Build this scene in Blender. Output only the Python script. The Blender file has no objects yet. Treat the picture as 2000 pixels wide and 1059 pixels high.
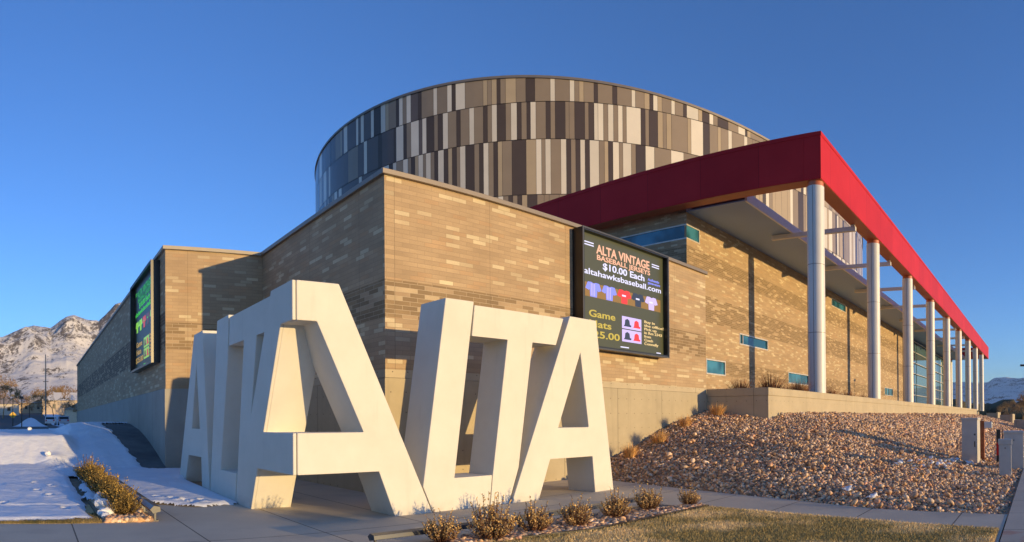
import bpy, bmesh, math, random
import numpy as np
from mathutils import Matrix, Vector
from mathutils.geometry import tessellate_polygon
random.seed(7); rng = np.random.default_rng(7)
sc = bpy.context.scene
COL = sc.collection
R = math.radians

# ------------------------------------------------------------------ camera (a phone panorama: cylindrical projection)
cam = bpy.data.cameras.new('camera'); co = bpy.data.objects.new('camera', cam); COL.objects.link(co); sc.camera = co
cam.type = 'PANO'; cam.panorama_type = 'CENTRAL_CYLINDRICAL'
PF, PCY = 1250.2577, 814.6988
cam.central_cylindrical_range_u_min = -1000/PF; cam.central_cylindrical_range_u_max = 1000/PF
cam.central_cylindrical_range_v_min = (PCY-1059)/PF; cam.central_cylindrical_range_v_max = PCY/PF
cam.central_cylindrical_radius = 1
Mr = Matrix.Rotation(-0.74544, 3, 'Z') @ Matrix.Rotation(0.00607, 3, 'X') @ Matrix.Rotation(0.00723, 3, 'Y')
co.matrix_world = Matrix.Translation((0, 0, 1.6)) @ (Mr @ Matrix(((1,0,0),(0,0,-1),(0,1,0)))).to_4x4()
cam.clip_start = 0.05; cam.clip_end = 40000

# ------------------------------------------------------------------ light
SUN_EL = R(4.9)
TR = Vector((-.27, 1, 0)).normalized()                      # horizontal travel of the light
to_sun = Vector((-TR.x*math.cos(SUN_EL), -TR.y*math.cos(SUN_EL), math.sin(SUN_EL)))
sl = bpy.data.lights.new('sun', 'SUN'); so = bpy.data.objects.new('sun', sl); COL.objects.link(so)
sl.energy = 3.2; sl.angle = R(.5); sl.color = (1, .70, .315)
so.rotation_euler = to_sun.to_track_quat('Z', 'Y').to_euler(); so.location = (0, -30, 30)
w = bpy.data.worlds.new('World'); sc.world = w; w.use_nodes = True
nt = w.node_tree; bg = nt.nodes['Background']
sky = nt.nodes.new('ShaderNodeTexSky'); sky.sky_type = 'NISHITA'; sky.sun_disc = False
sky.sun_elevation = SUN_EL; sky.sun_rotation = math.atan2(to_sun.x, to_sun.y)
sky.altitude = 1400; sky.air_density = 1.0; sky.dust_density = .6; sky.ozone_density = 3.0
hs = nt.nodes.new('ShaderNodeMix'); hs.data_type = 'RGBA'; hs.blend_type = 'MULTIPLY'; hs.inputs[0].default_value = 1; hs.inputs[7].default_value = (.78, .955, 1.31, 1)
nt.links.new(sky.outputs[0], hs.inputs[6]); nt.links.new(hs.outputs[2], bg.inputs[0]); bg.inputs[1].default_value = .148
sc.view_settings.view_transform = 'Standard'; sc.view_settings.look = 'None'
sc.view_settings.exposure = .85; sc.view_settings.gamma = 1
sc.cycles.max_bounces = 6; sc.cycles.use_denoising = True

# ------------------------------------------------------------------ materials
class G:
    def __init__(s, name, rough=.6, metal=0., spec=.5):
        s.m = bpy.data.materials.new(name); s.m.use_nodes = True
        s.t = s.m.node_tree; s.b = s.t.nodes['Principled BSDF']
        s.b.inputs['Roughness'].default_value = rough; s.b.inputs['Metallic'].default_value = metal
        s.b.inputs['Specular IOR Level'].default_value = spec
    def n(s, ty, **k):
        nd = s.t.nodes.new('ShaderNode'+ty)
        for a, v in k.items():
            if a.startswith('i_'): nd.inputs[int(a[2:])].default_value = v
            else: setattr(nd, a, v)
        return nd
    def l(s, a, b): s.t.links.new(a, b)
    def math(s, op, a, b=None, c=None):
        nd = s.n('Math', operation=op)
        for i, v in enumerate((a, b, c)):
            if v is None: continue
            if isinstance(v, (int, float)): nd.inputs[i].default_value = v
            else: s.l(v, nd.inputs[i])
        return nd.outputs[0]
    def mix(s, f, a, b, mode='MIX'):
        nd = s.n('Mix', data_type='RGBA', blend_type=mode)
        for i, v in ((0, f), (6, a), (7, b)):
            if isinstance(v, (int, float)): nd.inputs[i].default_value = v
            elif isinstance(v, tuple): nd.inputs[i].default_value = (*v, 1) if len(v) == 3 else v
            else: s.l(v, nd.inputs[i])
        return nd.outputs[2]
    def noise(s, scale, detail=4, vec=None, rough=.55):
        nd = s.n('TexNoise'); nd.inputs['Scale'].default_value = scale; nd.inputs['Detail'].default_value = detail
        nd.inputs['Roughness'].default_value = rough
        if vec is None: vec = s.pos()
        s.l(vec, nd.inputs['Vector']); return nd.outputs[0]
    def pos(s):
        if not hasattr(s, '_p'): s._p = s.n('TexCoord').outputs['Object']
        return s._p
    def uv(s):
        if not hasattr(s, '_u'): s._u = s.n('UVMap').outputs[0]
        return s._u
    def sep(s, v):
        nd = s.n('SeparateXYZ'); s.l(v, nd.inputs[0]); return nd.outputs
    def rng(s, v, a, b, c, d):
        nd = s.n('MapRange'); s.l(v, nd.inputs[0])
        for i, q in enumerate((a, b, c, d)): nd.inputs[i+1].default_value = q
        return nd.outputs[0]
    def bump(s, h, st=.3, dist=.01):
        nd = s.n('Bump'); nd.inputs['Strength'].default_value = st; nd.inputs['Distance'].default_value = dist
        s.l(h, nd.inputs['Height'])
        s.l(nd.outputs[0], s.b.inputs['Normal'])
    def col(s, c):
        if isinstance(c, tuple): s.b.inputs['Base Color'].default_value = (*c, 1)
        else: s.l(c, s.b.inputs['Base Color'])
        return s

def plain(name, c, rough=.6, metal=0., var=.12, scale=3., bump=0., spec=.5):
    g = G(name, rough, metal, spec)
    n = g.noise(scale, 5)
    k = g.rng(n, .3, .7, 1-var, 1+var)
    v = g.n('VectorMath', operation='SCALE'); v.inputs[0].default_value = c; g.l(k, v.inputs['Scale'])
    g.col(v.outputs[0])
    if bump: g.bump(g.noise(scale*25, 4), bump, .01)
    return g.m

def brick_mat(name, bands, base=(.425,.31,.19), light=(.58,.48,.31), dark=(.26,.185,.105)):
    g = G(name, .85, spec=.25)
    uv = g.uv()
    br = g.n('TexBrick', offset=.5, offset_frequency=2)
    g.l(uv, br.inputs['Vector'])
    for k, v in (('Color1', (0,0,0,1)), ('Color2', (1,1,1,1)), ('Mortar', (.5,.5,.5,1))): br.inputs[k].default_value = v
    br.inputs['Scale'].default_value = 1; br.inputs['Mortar Size'].default_value = .0045
    br.inputs['Mortar Smooth'].default_value = .2
    br.inputs['Brick Width'].default_value = .40; br.inputs['Row Height'].default_value = .0985
    t = g.sep(br.outputs['Color'])[0]
    z = g.sep(uv)[1]
    band = None
    for a, b in bands:
        q = g.math('MULTIPLY', g.math('GREATER_THAN', z, a), g.math('LESS_THAN', z, b))
        band = q if band is None else g.math('MAXIMUM', band, q)
    ramp = g.n('ValToRGB'); ramp.color_ramp.interpolation = 'CONSTANT'
    e = ramp.color_ramp.elements; e[0].position = 0; e[0].color = (*[c*.975 for c in base], 1); e[1].position = .34; e[1].color = (*base, 1)
    for p, c in ((.62, tuple(x*1.06 for x in base)), (.74, (base[0]*1.03, base[1]*.97, base[2]*.93)), (.84, tuple((x*.45+y*.55) for x, y in zip(base, light))), (.92, light)):
        q = ramp.color_ramp.elements.new(p); q.color = (*c, 1)
    g.l(t, ramp.inputs[0])
    r2 = g.n('ValToRGB'); r2.color_ramp.interpolation = 'CONSTANT'
    e = r2.color_ramp.elements; e[0].position = 0; e[0].color = (*dark, 1); e[1].position = .55; e[1].color = (*[c*1.15 for c in dark], 1)
    for p, c in ((.80, base), (.94, tuple((x*.6+y*.4) for x, y in zip(base, light)))):
        q = r2.color_ramp.elements.new(p); q.color = (*c, 1)
    g.l(t, r2.inputs[0])
    c = g.mix(band, ramp.outputs[0], r2.outputs[0])
    # firing tone drifting along the courses
    row = g.math('FLOOR', g.math('DIVIDE', z, .0985)); cb = g.n('CombineXYZ'); g.l(g.math('MULTIPLY', g.sep(uv)[0], .75), cb.inputs[0]); g.l(g.math('MULTIPLY', row, 3.7), cb.inputs[1])
    st = g.noise(1.0, 2, cb.outputs[0]); c = g.mix(1., c, g.mix(g.rng(st, .3, .7, 0, 1), (.86,.85,.85), (1.13,1.12,1.10)), 'MULTIPLY')
    # weathering
    n = g.noise(.55, 5, uv); c = g.mix(1., c, g.mix(g.rng(n, .35, .65, 0, 1), (.94,.93,.92), (1.04,1.04,1.04)), 'MULTIPLY')
    n2 = g.noise(38, 3, uv); c = g.mix(1., c, g.mix(g.rng(n2, .3, .7, 0, 1), (.93,.93,.93), (1.06,1.06,1.06)), 'MULTIPLY')
    mort = g.mix(band, tuple(x*.74 for x in base), (.50,.40,.27))
    c = g.mix(br.outputs['Fac'], c, mort)
    # soldier joint every 4.6 m
    u = g.sep(uv)[0]
    j = g.math('LESS_THAN', g.math('MODULO', g.math('ADD', u, 400.6), 2.72), .012)
    c = g.mix(g.math('MULTIPLY', j, .6), c, tuple(x*.35 for x in base))
    g.col(c)
    h = g.math('SUBTRACT', g.math('MULTIPLY', n2, .25), br.outputs['Fac'])
    g.bump(h, .4, .005)
    return g.m

def concrete_mat(name, base=(.43,.37,.28), ties=True, joint=2.35, off=0.):
    g = G(name, .8, spec=.3)
    uv = g.uv(); s = g.sep(uv)
    n = g.noise(.9, 7, uv, .65); n2 = g.noise(14, 5, uv, .7)
    c = g.mix(g.rng(n, .3, .7, 0, 1), tuple(x*.82 for x in base), tuple(x*1.1 for x in base))
    c = g.mix(g.rng(n2, .35, .65, 0, .5), c, tuple(x*.93 for x in base))
    # run-off streaks
    mp = g.n('Mapping'); mp.inputs['Scale'].default_value = (3.2, .18, 1); g.l(uv, mp.inputs[0])
    st = g.noise(1.6, 5, mp.outputs[0]); c = g.mix(g.rng(st, .55, .72, 0, .3), c, tuple(x*.6 for x in base))
    h = g.math('MULTIPLY', n2, .4)
    if joint:
        j = g.math('LESS_THAN', g.math('MODULO', g.math('ADD', s[0], 400+off), joint), .022)
        c = g.mix(g.math('MULTIPLY', j, .65), c, tuple(x*.25 for x in base)); h = g.math('SUBTRACT', h, j)
    if ties:
        a = g.math('SUBTRACT', g.math('MODULO', g.math('ADD', s[0], 400.1+off), .392), .196)
        b = g.math('SUBTRACT', g.math('MODULO', g.math('ADD', s[1], 400.14), .44), .22)
        r = g.math('SQRT', g.math('ADD', g.math('MULTIPLY', a, a), g.math('MULTIPLY', b, b)))
        k = g.math('LESS_THAN', r, .015)
        keep = g.math('GREATER_THAN', g.noise(.8, 1, uv), .42)
        c = g.mix(g.math('MULTIPLY', g.math('MULTIPLY', k, keep), .8), c, tuple(x*.18 for x in base)); h = g.math('SUBTRACT', h, k)
    g.col(c); g.bump(h, .35, .012)
    return g.m

def attr_mat(name, rough=.6, var=.12, scale=8, bump=0, spec=.5, trans=0., metal=0., coat=0.):
    g = G(name, rough, metal, spec)
    a = g.n('Attribute', attribute_name='tone')
    n = g.noise(scale, 4)
    c = g.mix(1., a.outputs[0], g.mix(g.rng(n, .3, .7, 0, 1), (1-var,)*3, (1+var,)*3), 'MULTIPLY')
    g.col(c)
    if bump: g.bump(g.noise(scale*6, 3), bump, .01)
    return g.m

M = {}
M['brick'] = brick_mat('brick lower', [(3.86, 4.68)])
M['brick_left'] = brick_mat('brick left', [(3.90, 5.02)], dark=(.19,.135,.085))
M['brick_tall'] = brick_mat('brick tall', [(3.98, 4.78), (6.68, 8.08), (9.3, 10.3)])
M['conc'] = concrete_mat('board concrete', (.45,.38,.255), off=.9)
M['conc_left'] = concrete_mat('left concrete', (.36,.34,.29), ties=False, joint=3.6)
M['conc_planter'] = concrete_mat('planter concrete', (.50,.42,.285), ties=True, joint=9.825, off=-26.6)
def stucco():
    g = G('white stucco', .78, spec=.3); z = g.sep(g.pos())[2]; n = g.noise(1.1, 7, rough=.65)
    c = g.mix(g.rng(n, .3, .7, 0, 1), (.66,.62,.525), (.73,.69,.595))
    mp = g.n('Mapping'); mp.inputs['Scale'].default_value = (5, 5, .5); g.l(g.pos(), mp.inputs[0]); st = g.noise(1.3, 5, mp.outputs[0])
    c = g.mix(g.rng(st, .60, .78, 0, .22), c, (.46,.41,.33))
    d = g.math('MULTIPLY', g.rng(z, .0, .22, .3, 0), g.rng(g.noise(4.5, 5), .38, .62, 0, 1)); c = g.mix(d, c, (.36,.31,.24)); g.col(c)
    g.bump(g.math('ADD', g.noise(45, 4), g.math('MULTIPLY', g.noise(2.2, 3), 1.5)), .16, .008); return g.m
M['stucco'] = stucco()
M['coping'] = plain('coping metal', (.23,.19,.15), .45, .3, var=.05)
M['coping_light'] = plain('pale coping', (.36,.31,.235), .6, .0, var=.05)
def red_mat():
    g = G('red metal panel', .5, spec=.08); uv = g.uv(); u, v, _ = g.sep(uv)[0], g.sep(uv)[1], 0
    c = g.mix(g.rng(g.noise(.6, 5), .3, .7, 0, 1), (.50,.022,.026), (.57,.028,.032))
    pn = g.n('TexWhiteNoise', noise_dimensions='1D'); g.l(g.math('FLOOR', g.math('DIVIDE', u, 3.05)), pn.inputs['W']); c = g.mix(1., c, g.mix(pn.outputs[0], (.93,.93,.93), (1.05,1.05,1.05)), 'MULTIPLY')
    j = g.math('LESS_THAN', g.math('MODULO', g.math('ADD', u, 305.), 3.05), .022); c = g.mix(g.math('MULTIPLY', j, .6), c, (.12,.004,.008)); g.col(c)
    g.bump(g.math('SUBTRACT', g.noise(.9, 3), j), .25, .02); return g.m
M['red'] = red_mat()
M['red_old'] = plain('red paint', (.50,.022,.03), .5, var=.05, scale=.6, spec=.15)
M['red_bounce'] = plain('red bounce tint', (.55,.15,.06), .5, var=.08, scale=.6)  # canopy red with the warm bounce light from below mixed into its colour
M['white_paint'] = plain('white painted steel', (.70,.68,.62), .42, var=.04, scale=1.2)
M['soffit'] = plain('soffit panel skylight tint', (.27,.40,.64), .55, var=.03, scale=.5)  # blue skylight under the overhang is painted into this pale panel's colour
M['dark_metal'] = plain('dark bronze metal', (.035,.03,.028), .4, .4)
M['black'] = plain('black housing', (.012,.012,.014), .35)
M['grey_frame'] = plain('grey frame', (.075,.075,.078), .4, .3)
M['alu'] = plain('anodised frame', (.62,.57,.50), .4, .3)
M['light_fix'] = plain('light fixture', (.07,.072,.078), .35, .3, var=.15)
M['cabinet'] = plain('cabinet paint', (.52,.49,.43), .55, var=.08)
M['wood'] = plain('orange wood post', (.36,.12,.04), .8, var=.35, scale=7)
M['drum'] = attr_mat('drum panels', .22, .05, .8, spec=.45)
g = G('teal glass', .06, 0, .8); g.col(g.mix(g.rng(g.noise(.55, 2), .42, .58, 0, 1), (.012,.07,.10), (.05,.22,.33))); M['glass'] = g.m
g = G('curtain glass', .03, 0, 1.0); g.col((.09,.16,.18)); M['cglass'] = g.m

def emis(name, c, s):
    g = G(name, .4); g.col(tuple(x*.2 for x in c)); g.b.inputs['Emission Color'].default_value = (*c, 1)
    g.b.inputs['Emission Strength'].default_value = s; return g.m

# ------------------------------------------------------------------ object helpers
def link(name, me, parent=None):
    o = bpy.data.objects.new(name, me); COL.objects.link(o)
    if parent is not None: o.parent = parent
    return o
def tag(o, label=None, cat=None, group=None, kind=None):
    if label: o['label'] = label
    if cat: o['category'] = cat
    if group: o['group'] = group
    if kind: o['kind'] = kind
    return o
def thing(name, label, cat, group=None, loc=(0,0,0), rz=0.):
    o = bpy.data.objects.new(name, None); COL.objects.link(o); o.location = loc; o.rotation_euler = (0,0,rz)
    o.empty_display_size = .2
    return tag(o, label, cat, group)
def struct(o): o['kind'] = 'structure'; return o

class MB:
    def __init__(s): s.v = []; s.f = []; s.mi = []; s.sm = []
    def add(s, vs, fs, mi=0, smooth=False):
        k = len(s.v); s.v += [tuple(p) for p in vs]
        for f in fs: s.f.append([i+k for i in f]); s.mi.append(mi); s.sm.append(smooth)
        return s
    def box(s, x0, x1, y0, y1, z0, z1, mi=0):
        v = [(x0,y0,z0),(x1,y0,z0),(x1,y1,z0),(x0,y1,z0),(x0,y0,z1),(x1,y0,z1),(x1,y1,z1),(x0,y1,z1)]
        return s.add(v, [(0,3,2,1),(4,5,6,7),(0,1,5,4),(1,2,6,5),(2,3,7,6),(3,0,4,7)], mi)
    def quad(s, a, b, c, d, mi=0): return s.add([a,b,c,d], [(0,1,2,3)], mi)
    def tube(s, p0, p1, r0, r1=None, n=12, mi=0, caps=True):
        r1 = r0 if r1 is None else r1
        p0 = Vector(p0); p1 = Vector(p1); d = (p1-p0).normalized()
        a = d.orthogonal().normalized(); b = d.cross(a)
        vs = []
        for p, r in ((p0, r0), (p1, r1)):
            for i in range(n):
                t = 2*math.pi*i/n; vs.append(p+a*(r*math.cos(t))+b*(r*math.sin(t)))
        s.add(vs, [(i, (i+1) % n, n+(i+1) % n, n+i) for i in range(n)], mi, n > 5)
        if caps: s.add(vs, [tuple(range(n))[::-1], tuple(range(n, 2*n))], mi)
        return s
    def poly_extrude(s, pts, y0, y1, axis='Y', mi=0):
        """pts (u,z) polygon, extruded along axis"""
        f = (lambda u, z, d: (u, d, z)) if axis == 'Y' else (lambda u, z, d: (d, u, z))
        n = len(pts)
        vs = [f(u, z, y0) for u, z in pts]+[f(u, z, y1) for u, z in pts]
        tris = tessellate_polygon([[Vector((u, z, 0)) for u, z in pts]])
        fs = [tuple(t) for t in tris]+[tuple(i+n for i in t[::-1]) for t in tris]
        fs += [(i, (i+1) % n, n+(i+1) % n, n+i) for i in range(n)]
        return s.add(vs, fs, mi)
    def build(s, name, mats, parent=None, bevel=0, uv=True, recalc=True):
        me = bpy.data.meshes.new(name); me.from_pydata(s.v, [], s.f)
        if not isinstance(mats, (list, tuple)): mats = [mats]
        for m in mats: me.materials.append(m)
        me.polygons.foreach_set('material_index', s.mi); me.polygons.foreach_set('use_smooth', s.sm)
        if recalc:
            b = bmesh.new(); b.from_mesh(me); bmesh.ops.remove_doubles(b, verts=b.verts, dist=1e-5) if False else None
            bmesh.ops.recalc_face_normals(b, faces=b.faces); b.to_mesh(me); b.free()
        if uv: box_uv(me)
        me.update()
        o = link(name, me, parent)
        if bevel:
            md = o.modifiers.new('bevel', 'BEVEL'); md.width = bevel; md.segments = 2; md.limit_method = 'ANGLE'; md.angle_limit = R(25)
            md.harden_normals = False
        return o
def box_uv(me):
    n = len(me.loops)
    if not n: return
    uvl = me.uv_layers.new(name='UVMap')
    co_ = np.empty(len(me.vertices)*3); me.vertices.foreach_get('co', co_); co_ = co_.reshape(-1, 3)
    li = np.empty(n, dtype=np.int32); me.loops.foreach_get('vertex_index', li)
    nor = np.empty(len(me.polygons)*3); me.polygons.foreach_get('normal', nor); nor = np.abs(nor.reshape(-1, 3))
    tot = np.empty(len(me.polygons), dtype=np.int32); me.polygons.foreach_get('loop_total', tot)
    ax = np.repeat(nor.argmax(1), tot)
    p = co_[li]
    u = np.where(ax == 0, p[:,1], p[:,0]); v = np.where(ax == 2, p[:,1], p[:,2])
    uvl.data.foreach_set('uv', np.stack([u, v], 1).ravel())
def fast_mesh(name, verts, faces, mat, parent=None, tone=None, smooth=False):
    """verts (N,3), faces (M,k) arrays"""
    me = bpy.data.meshes.new(name)
    verts = np.asarray(verts, dtype=np.float32); faces = np.asarray(faces, dtype=np.int32); k = faces.shape[1]
    me.vertices.add(len(verts)); me.vertices.foreach_set('co', verts.ravel())
    me.loops.add(faces.size); me.loops.foreach_set('vertex_index', faces.ravel())
    me.polygons.add(len(faces)); me.polygons.foreach_set('loop_start', np.arange(len(faces), dtype=np.int32)*k)
    if smooth: me.polygons.foreach_set('use_smooth', np.ones(len(faces), dtype=bool))
    me.update(calc_edges=True)
    if tone is not None:
        a = me.color_attributes.new('tone', 'FLOAT_COLOR', 'POINT')
        t = np.ones((len(verts), 4), dtype=np.float32); t[:, :3] = tone; a.data.foreach_set('color', t.ravel())
    me.materials.append(mat)
    return link(name, me, parent)
def grid_mesh(name, xs, ys, fz, mat, mask=None, smooth=True, parent=None):
    X, Y = np.meshgrid(xs, ys, indexing='ij'); Z = fz(X, Y)
    V = np.stack([X, Y, Z], -1).reshape(-1, 3); ny = len(ys)
    I, J = np.meshgrid(np.arange(len(xs)-1), np.arange(ny-1), indexing='ij'); k = (I*ny+J).ravel()
    F = np.stack([k, k+ny, k+ny+1, k+1], 1)
    if mask is not None:
        mk = mask(X, Y).ravel(); F = F[mk[F].all(1)]
        used = np.zeros(len(V), bool); used[F.ravel()] = True; idx = np.cumsum(used)-1; V = V[used]; F = idx[F]
    return fast_mesh(name, V, F, mat, parent, smooth=smooth)
# value noise
_perm = rng.random((256, 256))
def vnoise(x, y):
    xi = np.floor(x).astype(int); yi = np.floor(y).astype(int); fx = x-xi; fy = y-yi
    fx = fx*fx*(3-2*fx); fy = fy*fy*(3-2*fy)
    a = _perm[xi % 256, yi % 256]; b = _perm[(xi+1) % 256, yi % 256]; c = _perm[xi % 256, (yi+1) % 256]; d = _perm[(xi+1) % 256, (yi+1) % 256]
    return (a*(1-fx)+b*fx)*(1-fy)+(c*(1-fx)+d*fx)*fy
def fbm(x, y, o=5, g=.5, ridged=False):
    s = np.zeros_like(x, dtype=float); a = 1; t = 0
    for i in range(o):
        n = vnoise(x*2**i+i*17.3, y*2**i+i*9.1)
        if ridged: n = 1-np.abs(2*n-1)
        s += a*n; t += a; a *= g
    return s/t
def sstep(a, b, x): t = np.clip((x-a)/(b-a), 0, 1); return t*t*(3-2*t)

# ------------------------------------------------------------------ key planes (metres)
LX, LY, LF = 3.98, 19.19, 59.97           # left block: -X wall and near corner
MX, MY, RX = 7.152, 11.717, 20.387        # corner block
ZR, ZC = 6.917, 2.641                     # roof, top of concrete
PY, PE = 9.22, 92.8                       # planter front, planter end
CX, CY, ZB, ZT, CF = 26.173, 9.236, 12.027, 14.047, 115.3
TX, TY = 27.163, 16.663
YC, X0, SP = 9.65, 26.6, 9.825
FX, FY, HL = 3.914, 9.166, 3.83           # letters
GX, GE = 77.2, 115.2                      # glass

# ------------------------------------------------------------------ ground heights
def G_left(X, Y):
    z = np.interp(Y, [10,13,16,19,20.5,22.3,24,26.4,30,45,60,120,1500,3000], [0,.02,.08,.21,.62,1.04,1.33,1.56,1.52,1.12,1.0,1.15,40,60])
    top = 1.57-.13*np.clip(2-X, 0, 4); near = Y < 45
    z = np.where(near, np.minimum(z, z*top/1.57), z)
    zb_ = np.interp(Y, [10,13,16,18.6,19.7,21.3,22.2,28,32,45], [0,.03,.11,.20,.26,1.10,1.13,1.15,1.18,1.1]); k = sstep(1.5, .9, X)
    z = np.where(near, z*(1-k)+zb_*k, z)
    return z
def G_right(X, Y):
    edge = np.interp(Y, [-2,.57,2.99,4.87,7.64,10.48,12], [10.2,10.45,10.92,11.68,12.51,13.29,13.6])
    a = np.interp(X-edge, [0,1.1,2.2,3.4,4.2,6.8,9], [0,.22,.33,.5,.62,.84,1]); b = np.interp(Y, [.6,2,4,6.5,9.2,11.7], [0,.035,.26,.58,.785,1])
    z = 2.36*a*b
    return z
def ground_z(X, Y):
    X = np.asarray(X, float); Y = np.asarray(Y, float)
    zl = G_left(X, Y)*(1-sstep(5, 9, X)*(Y < 200))
    zr = G_right(X, Y)*sstep(9.8, 10.6, X)
    z = np.where(Y > 12, zl, 0)
    z = np.maximum(z, np.where((X > 9.8) & (Y > 0), zr*np.where(X > 95, np.clip(1-(X-95)/60, .25, 1), 1), 0))
    far = sstep(300, 3000, X)*18
    return z+far*(Y < X)
def nonuni(parts):
    o = []
    for a, b, n in parts: o += list(np.linspace(a, b, n, endpoint=False))
    return np.array(o+[parts[-1][1]])
g = G('soil', .95); c = g.mix(g.rng(g.noise(.05, 6), .4, .6, 0, 1), (.30,.22,.14), (.36,.28,.18))
c = g.mix(g.rng(g.noise(2.5, 6), .4, .6, 0, .6), c, (.20,.145,.09)); g.col(c); g.bump(g.noise(9, 5), .5, .05); M['soil'] = g.m
xs = nonuni([(-9000,-400,22),(-400,-40,24),(-40,-6,24),(-6,26,110),(26,130,60),(130,600,30),(600,12000,30)])
ys = nonuni([(-6000,-100,12),(-100,-4,12),(-4,30,130),(30,70,40),(70,500,50),(500,12000,40)])
struct(grid_mesh('ground', xs, ys, lambda X, Y: ground_z(X, Y)-.05, M['soil']))

# paving
g = G('paving', .85, spec=.3); s_ = g.sep(g.pos())
c = g.mix(g.rng(g.noise(.7, 7), .35, .65, 0, 1), (.52,.45,.34), (.62,.54,.41)); c = g.mix(g.rng(g.noise(30, 4), .3, .7, 0, .5), c, (.48,.42,.32))
c = g.mix(g.rng(g.noise(.5, 6), .55, .68, 0, .55), c, (.29,.265,.225))
jx = g.math('MULTIPLY', g.math('LESS_THAN', g.math('MODULO', g.math('ADD', s_[0], 400-.37), 1.74), .022), g.math('LESS_THAN', s_[0], 9.2))
jy = g.math('MULTIPLY', g.math('LESS_THAN', g.math('MODULO', g.math('ADD', s_[1], 400.45), 1.62), .022), g.math('GREATER_THAN', s_[0], 9.))
jy2 = g.math('LESS_THAN', g.math('ABSOLUTE', g.math('SUBTRACT', s_[1], 8.35)), .011)
j = g.math('MAXIMUM', g.math('MAXIMUM', jx, jy), g.math('MULTIPLY', jy2, g.math('LESS_THAN', s_[0], 9.)))
c = g.mix(g.math('MULTIPLY', j, .8), c, (.035,.032,.03)); g.col(c)
g.bump(g.math('SUBTRACT', g.math('MULTIPLY', g.noise(60, 4), .2), j), .4, .008); M['paving'] = g.m
pv = MB()
pts = [(-14,-3.0),(8.1,-3.0),(8.1,.55),(10.45,.55),(10.92,2.99),(11.68,4.87),(12.51,7.64),(13.29,10.48),(13.6,11.9),(8.0,11.9),(8,19.4),(2.0,19.4),(2.0,12),(1.9,10.18),(-14,10.18)]
tr = tessellate_polygon([[Vector((x, y, 0)) for x, y in pts]])
pv.add([(x, y, 0) for x, y in pts], [tuple(t) for t in tr])
struct(pv.build('plaza_paving', M['paving']))
g = G('sidewalk', .85, spec=.3); s_ = g.sep(g.pos())
c = g.mix(g.rng(g.noise(.8, 7), .35, .65, 0, 1), (.44,.39,.31), (.54,.48,.38)); c = g.mix(g.rng(g.noise(30, 4), .3, .7, 0, .5), c, (.40,.36,.29))
# faded red utility paint marks on the slabs
mk = g.math('MULTIPLY', g.rng(g.noise(1.4, 3), .56, .62, 0, 1), g.math('LESS_THAN', s_[0], 11.5)); c = g.mix(g.math('MULTIPLY', mk, .5), c, (.40,.13,.08))
j = g.math('LESS_THAN', g.math('MODULO', g.math('ADD', s_[0], 400.2), 1.55), .02); c = g.mix(g.math('MULTIPLY', j, .8), c, (.04,.035,.03)); g.col(c)
g.bump(g.math('SUBTRACT', g.math('MULTIPLY', g.noise(60, 4), .2), j), .4, .008)
sw = MB(); sw.box(8.12, 240, -1.3, .53, -.1, .006); struct(sw.build('sidewalk', g.m))

# ------------------------------------------------------------------ building
bld = thing('arts_building', 'brown brick arts building with a striped oval drum and red framed canopy', 'building')
def walls(name, mat, fn, **k):
    m = MB(); fn(m); return m.build(name, mat, bld, **k)
# left block
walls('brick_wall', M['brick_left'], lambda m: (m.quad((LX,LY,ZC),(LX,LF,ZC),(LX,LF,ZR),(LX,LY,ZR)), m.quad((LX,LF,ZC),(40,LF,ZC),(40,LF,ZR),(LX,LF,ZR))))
walls('brick_wall', M['brick'], lambda m: m.quad((LX,LY,ZC),(MX,LY,ZC),(MX,LY,ZR),(LX,LY,ZR)))
e = .03
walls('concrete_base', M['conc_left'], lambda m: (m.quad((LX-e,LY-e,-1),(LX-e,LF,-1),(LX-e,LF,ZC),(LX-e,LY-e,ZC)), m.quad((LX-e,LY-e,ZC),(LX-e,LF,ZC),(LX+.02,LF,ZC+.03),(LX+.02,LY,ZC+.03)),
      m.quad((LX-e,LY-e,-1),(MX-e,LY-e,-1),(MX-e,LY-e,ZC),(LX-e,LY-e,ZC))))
# corner block
walls('brick_wall', M['brick'], lambda m: (m.quad((MX,MY,ZC+.09),(MX,LY,ZC+.09),(MX,LY,ZR),(MX,MY,ZR)), m.quad((MX,MY,ZC+.09),(RX,MY,ZC+.09),(RX,MY,ZR),(MX,MY,ZR)),
      m.quad((RX,MY,ZC-.4),(RX,TY,ZC-.4),(RX,TY,ZR),(RX,MY,ZR))))
walls('concrete_base', M['conc'], lambda m: (m.quad((MX-e,MY-e,-1),(MX-e,LY-e-.002,-1),(MX-e,LY-e-.002,ZC-.10),(MX-e,MY-e,ZC-.10)), m.quad((MX-e,MY-e,-1),(RX+.01,MY-e,-1),(RX+.01,MY-e,ZC-.10),(MX-e,MY-e,ZC-.10)),
      m.quad((MX-e,MY-e,ZC-.10),(RX,MY-e,ZC-.10),(RX,MY+.05,ZC-.085),(MX+.05,MY+.05,ZC-.085))))
m = MB(); m.box(MX-.012, RX+.004, MY-.012, MY+.3, ZC-.09, ZC+.088); m.box(MX-.012, MX+.3, MY+.3, LY-.03, ZC-.09, ZC+.088); m.build('stone_course', M['conc_planter'], bld)
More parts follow.
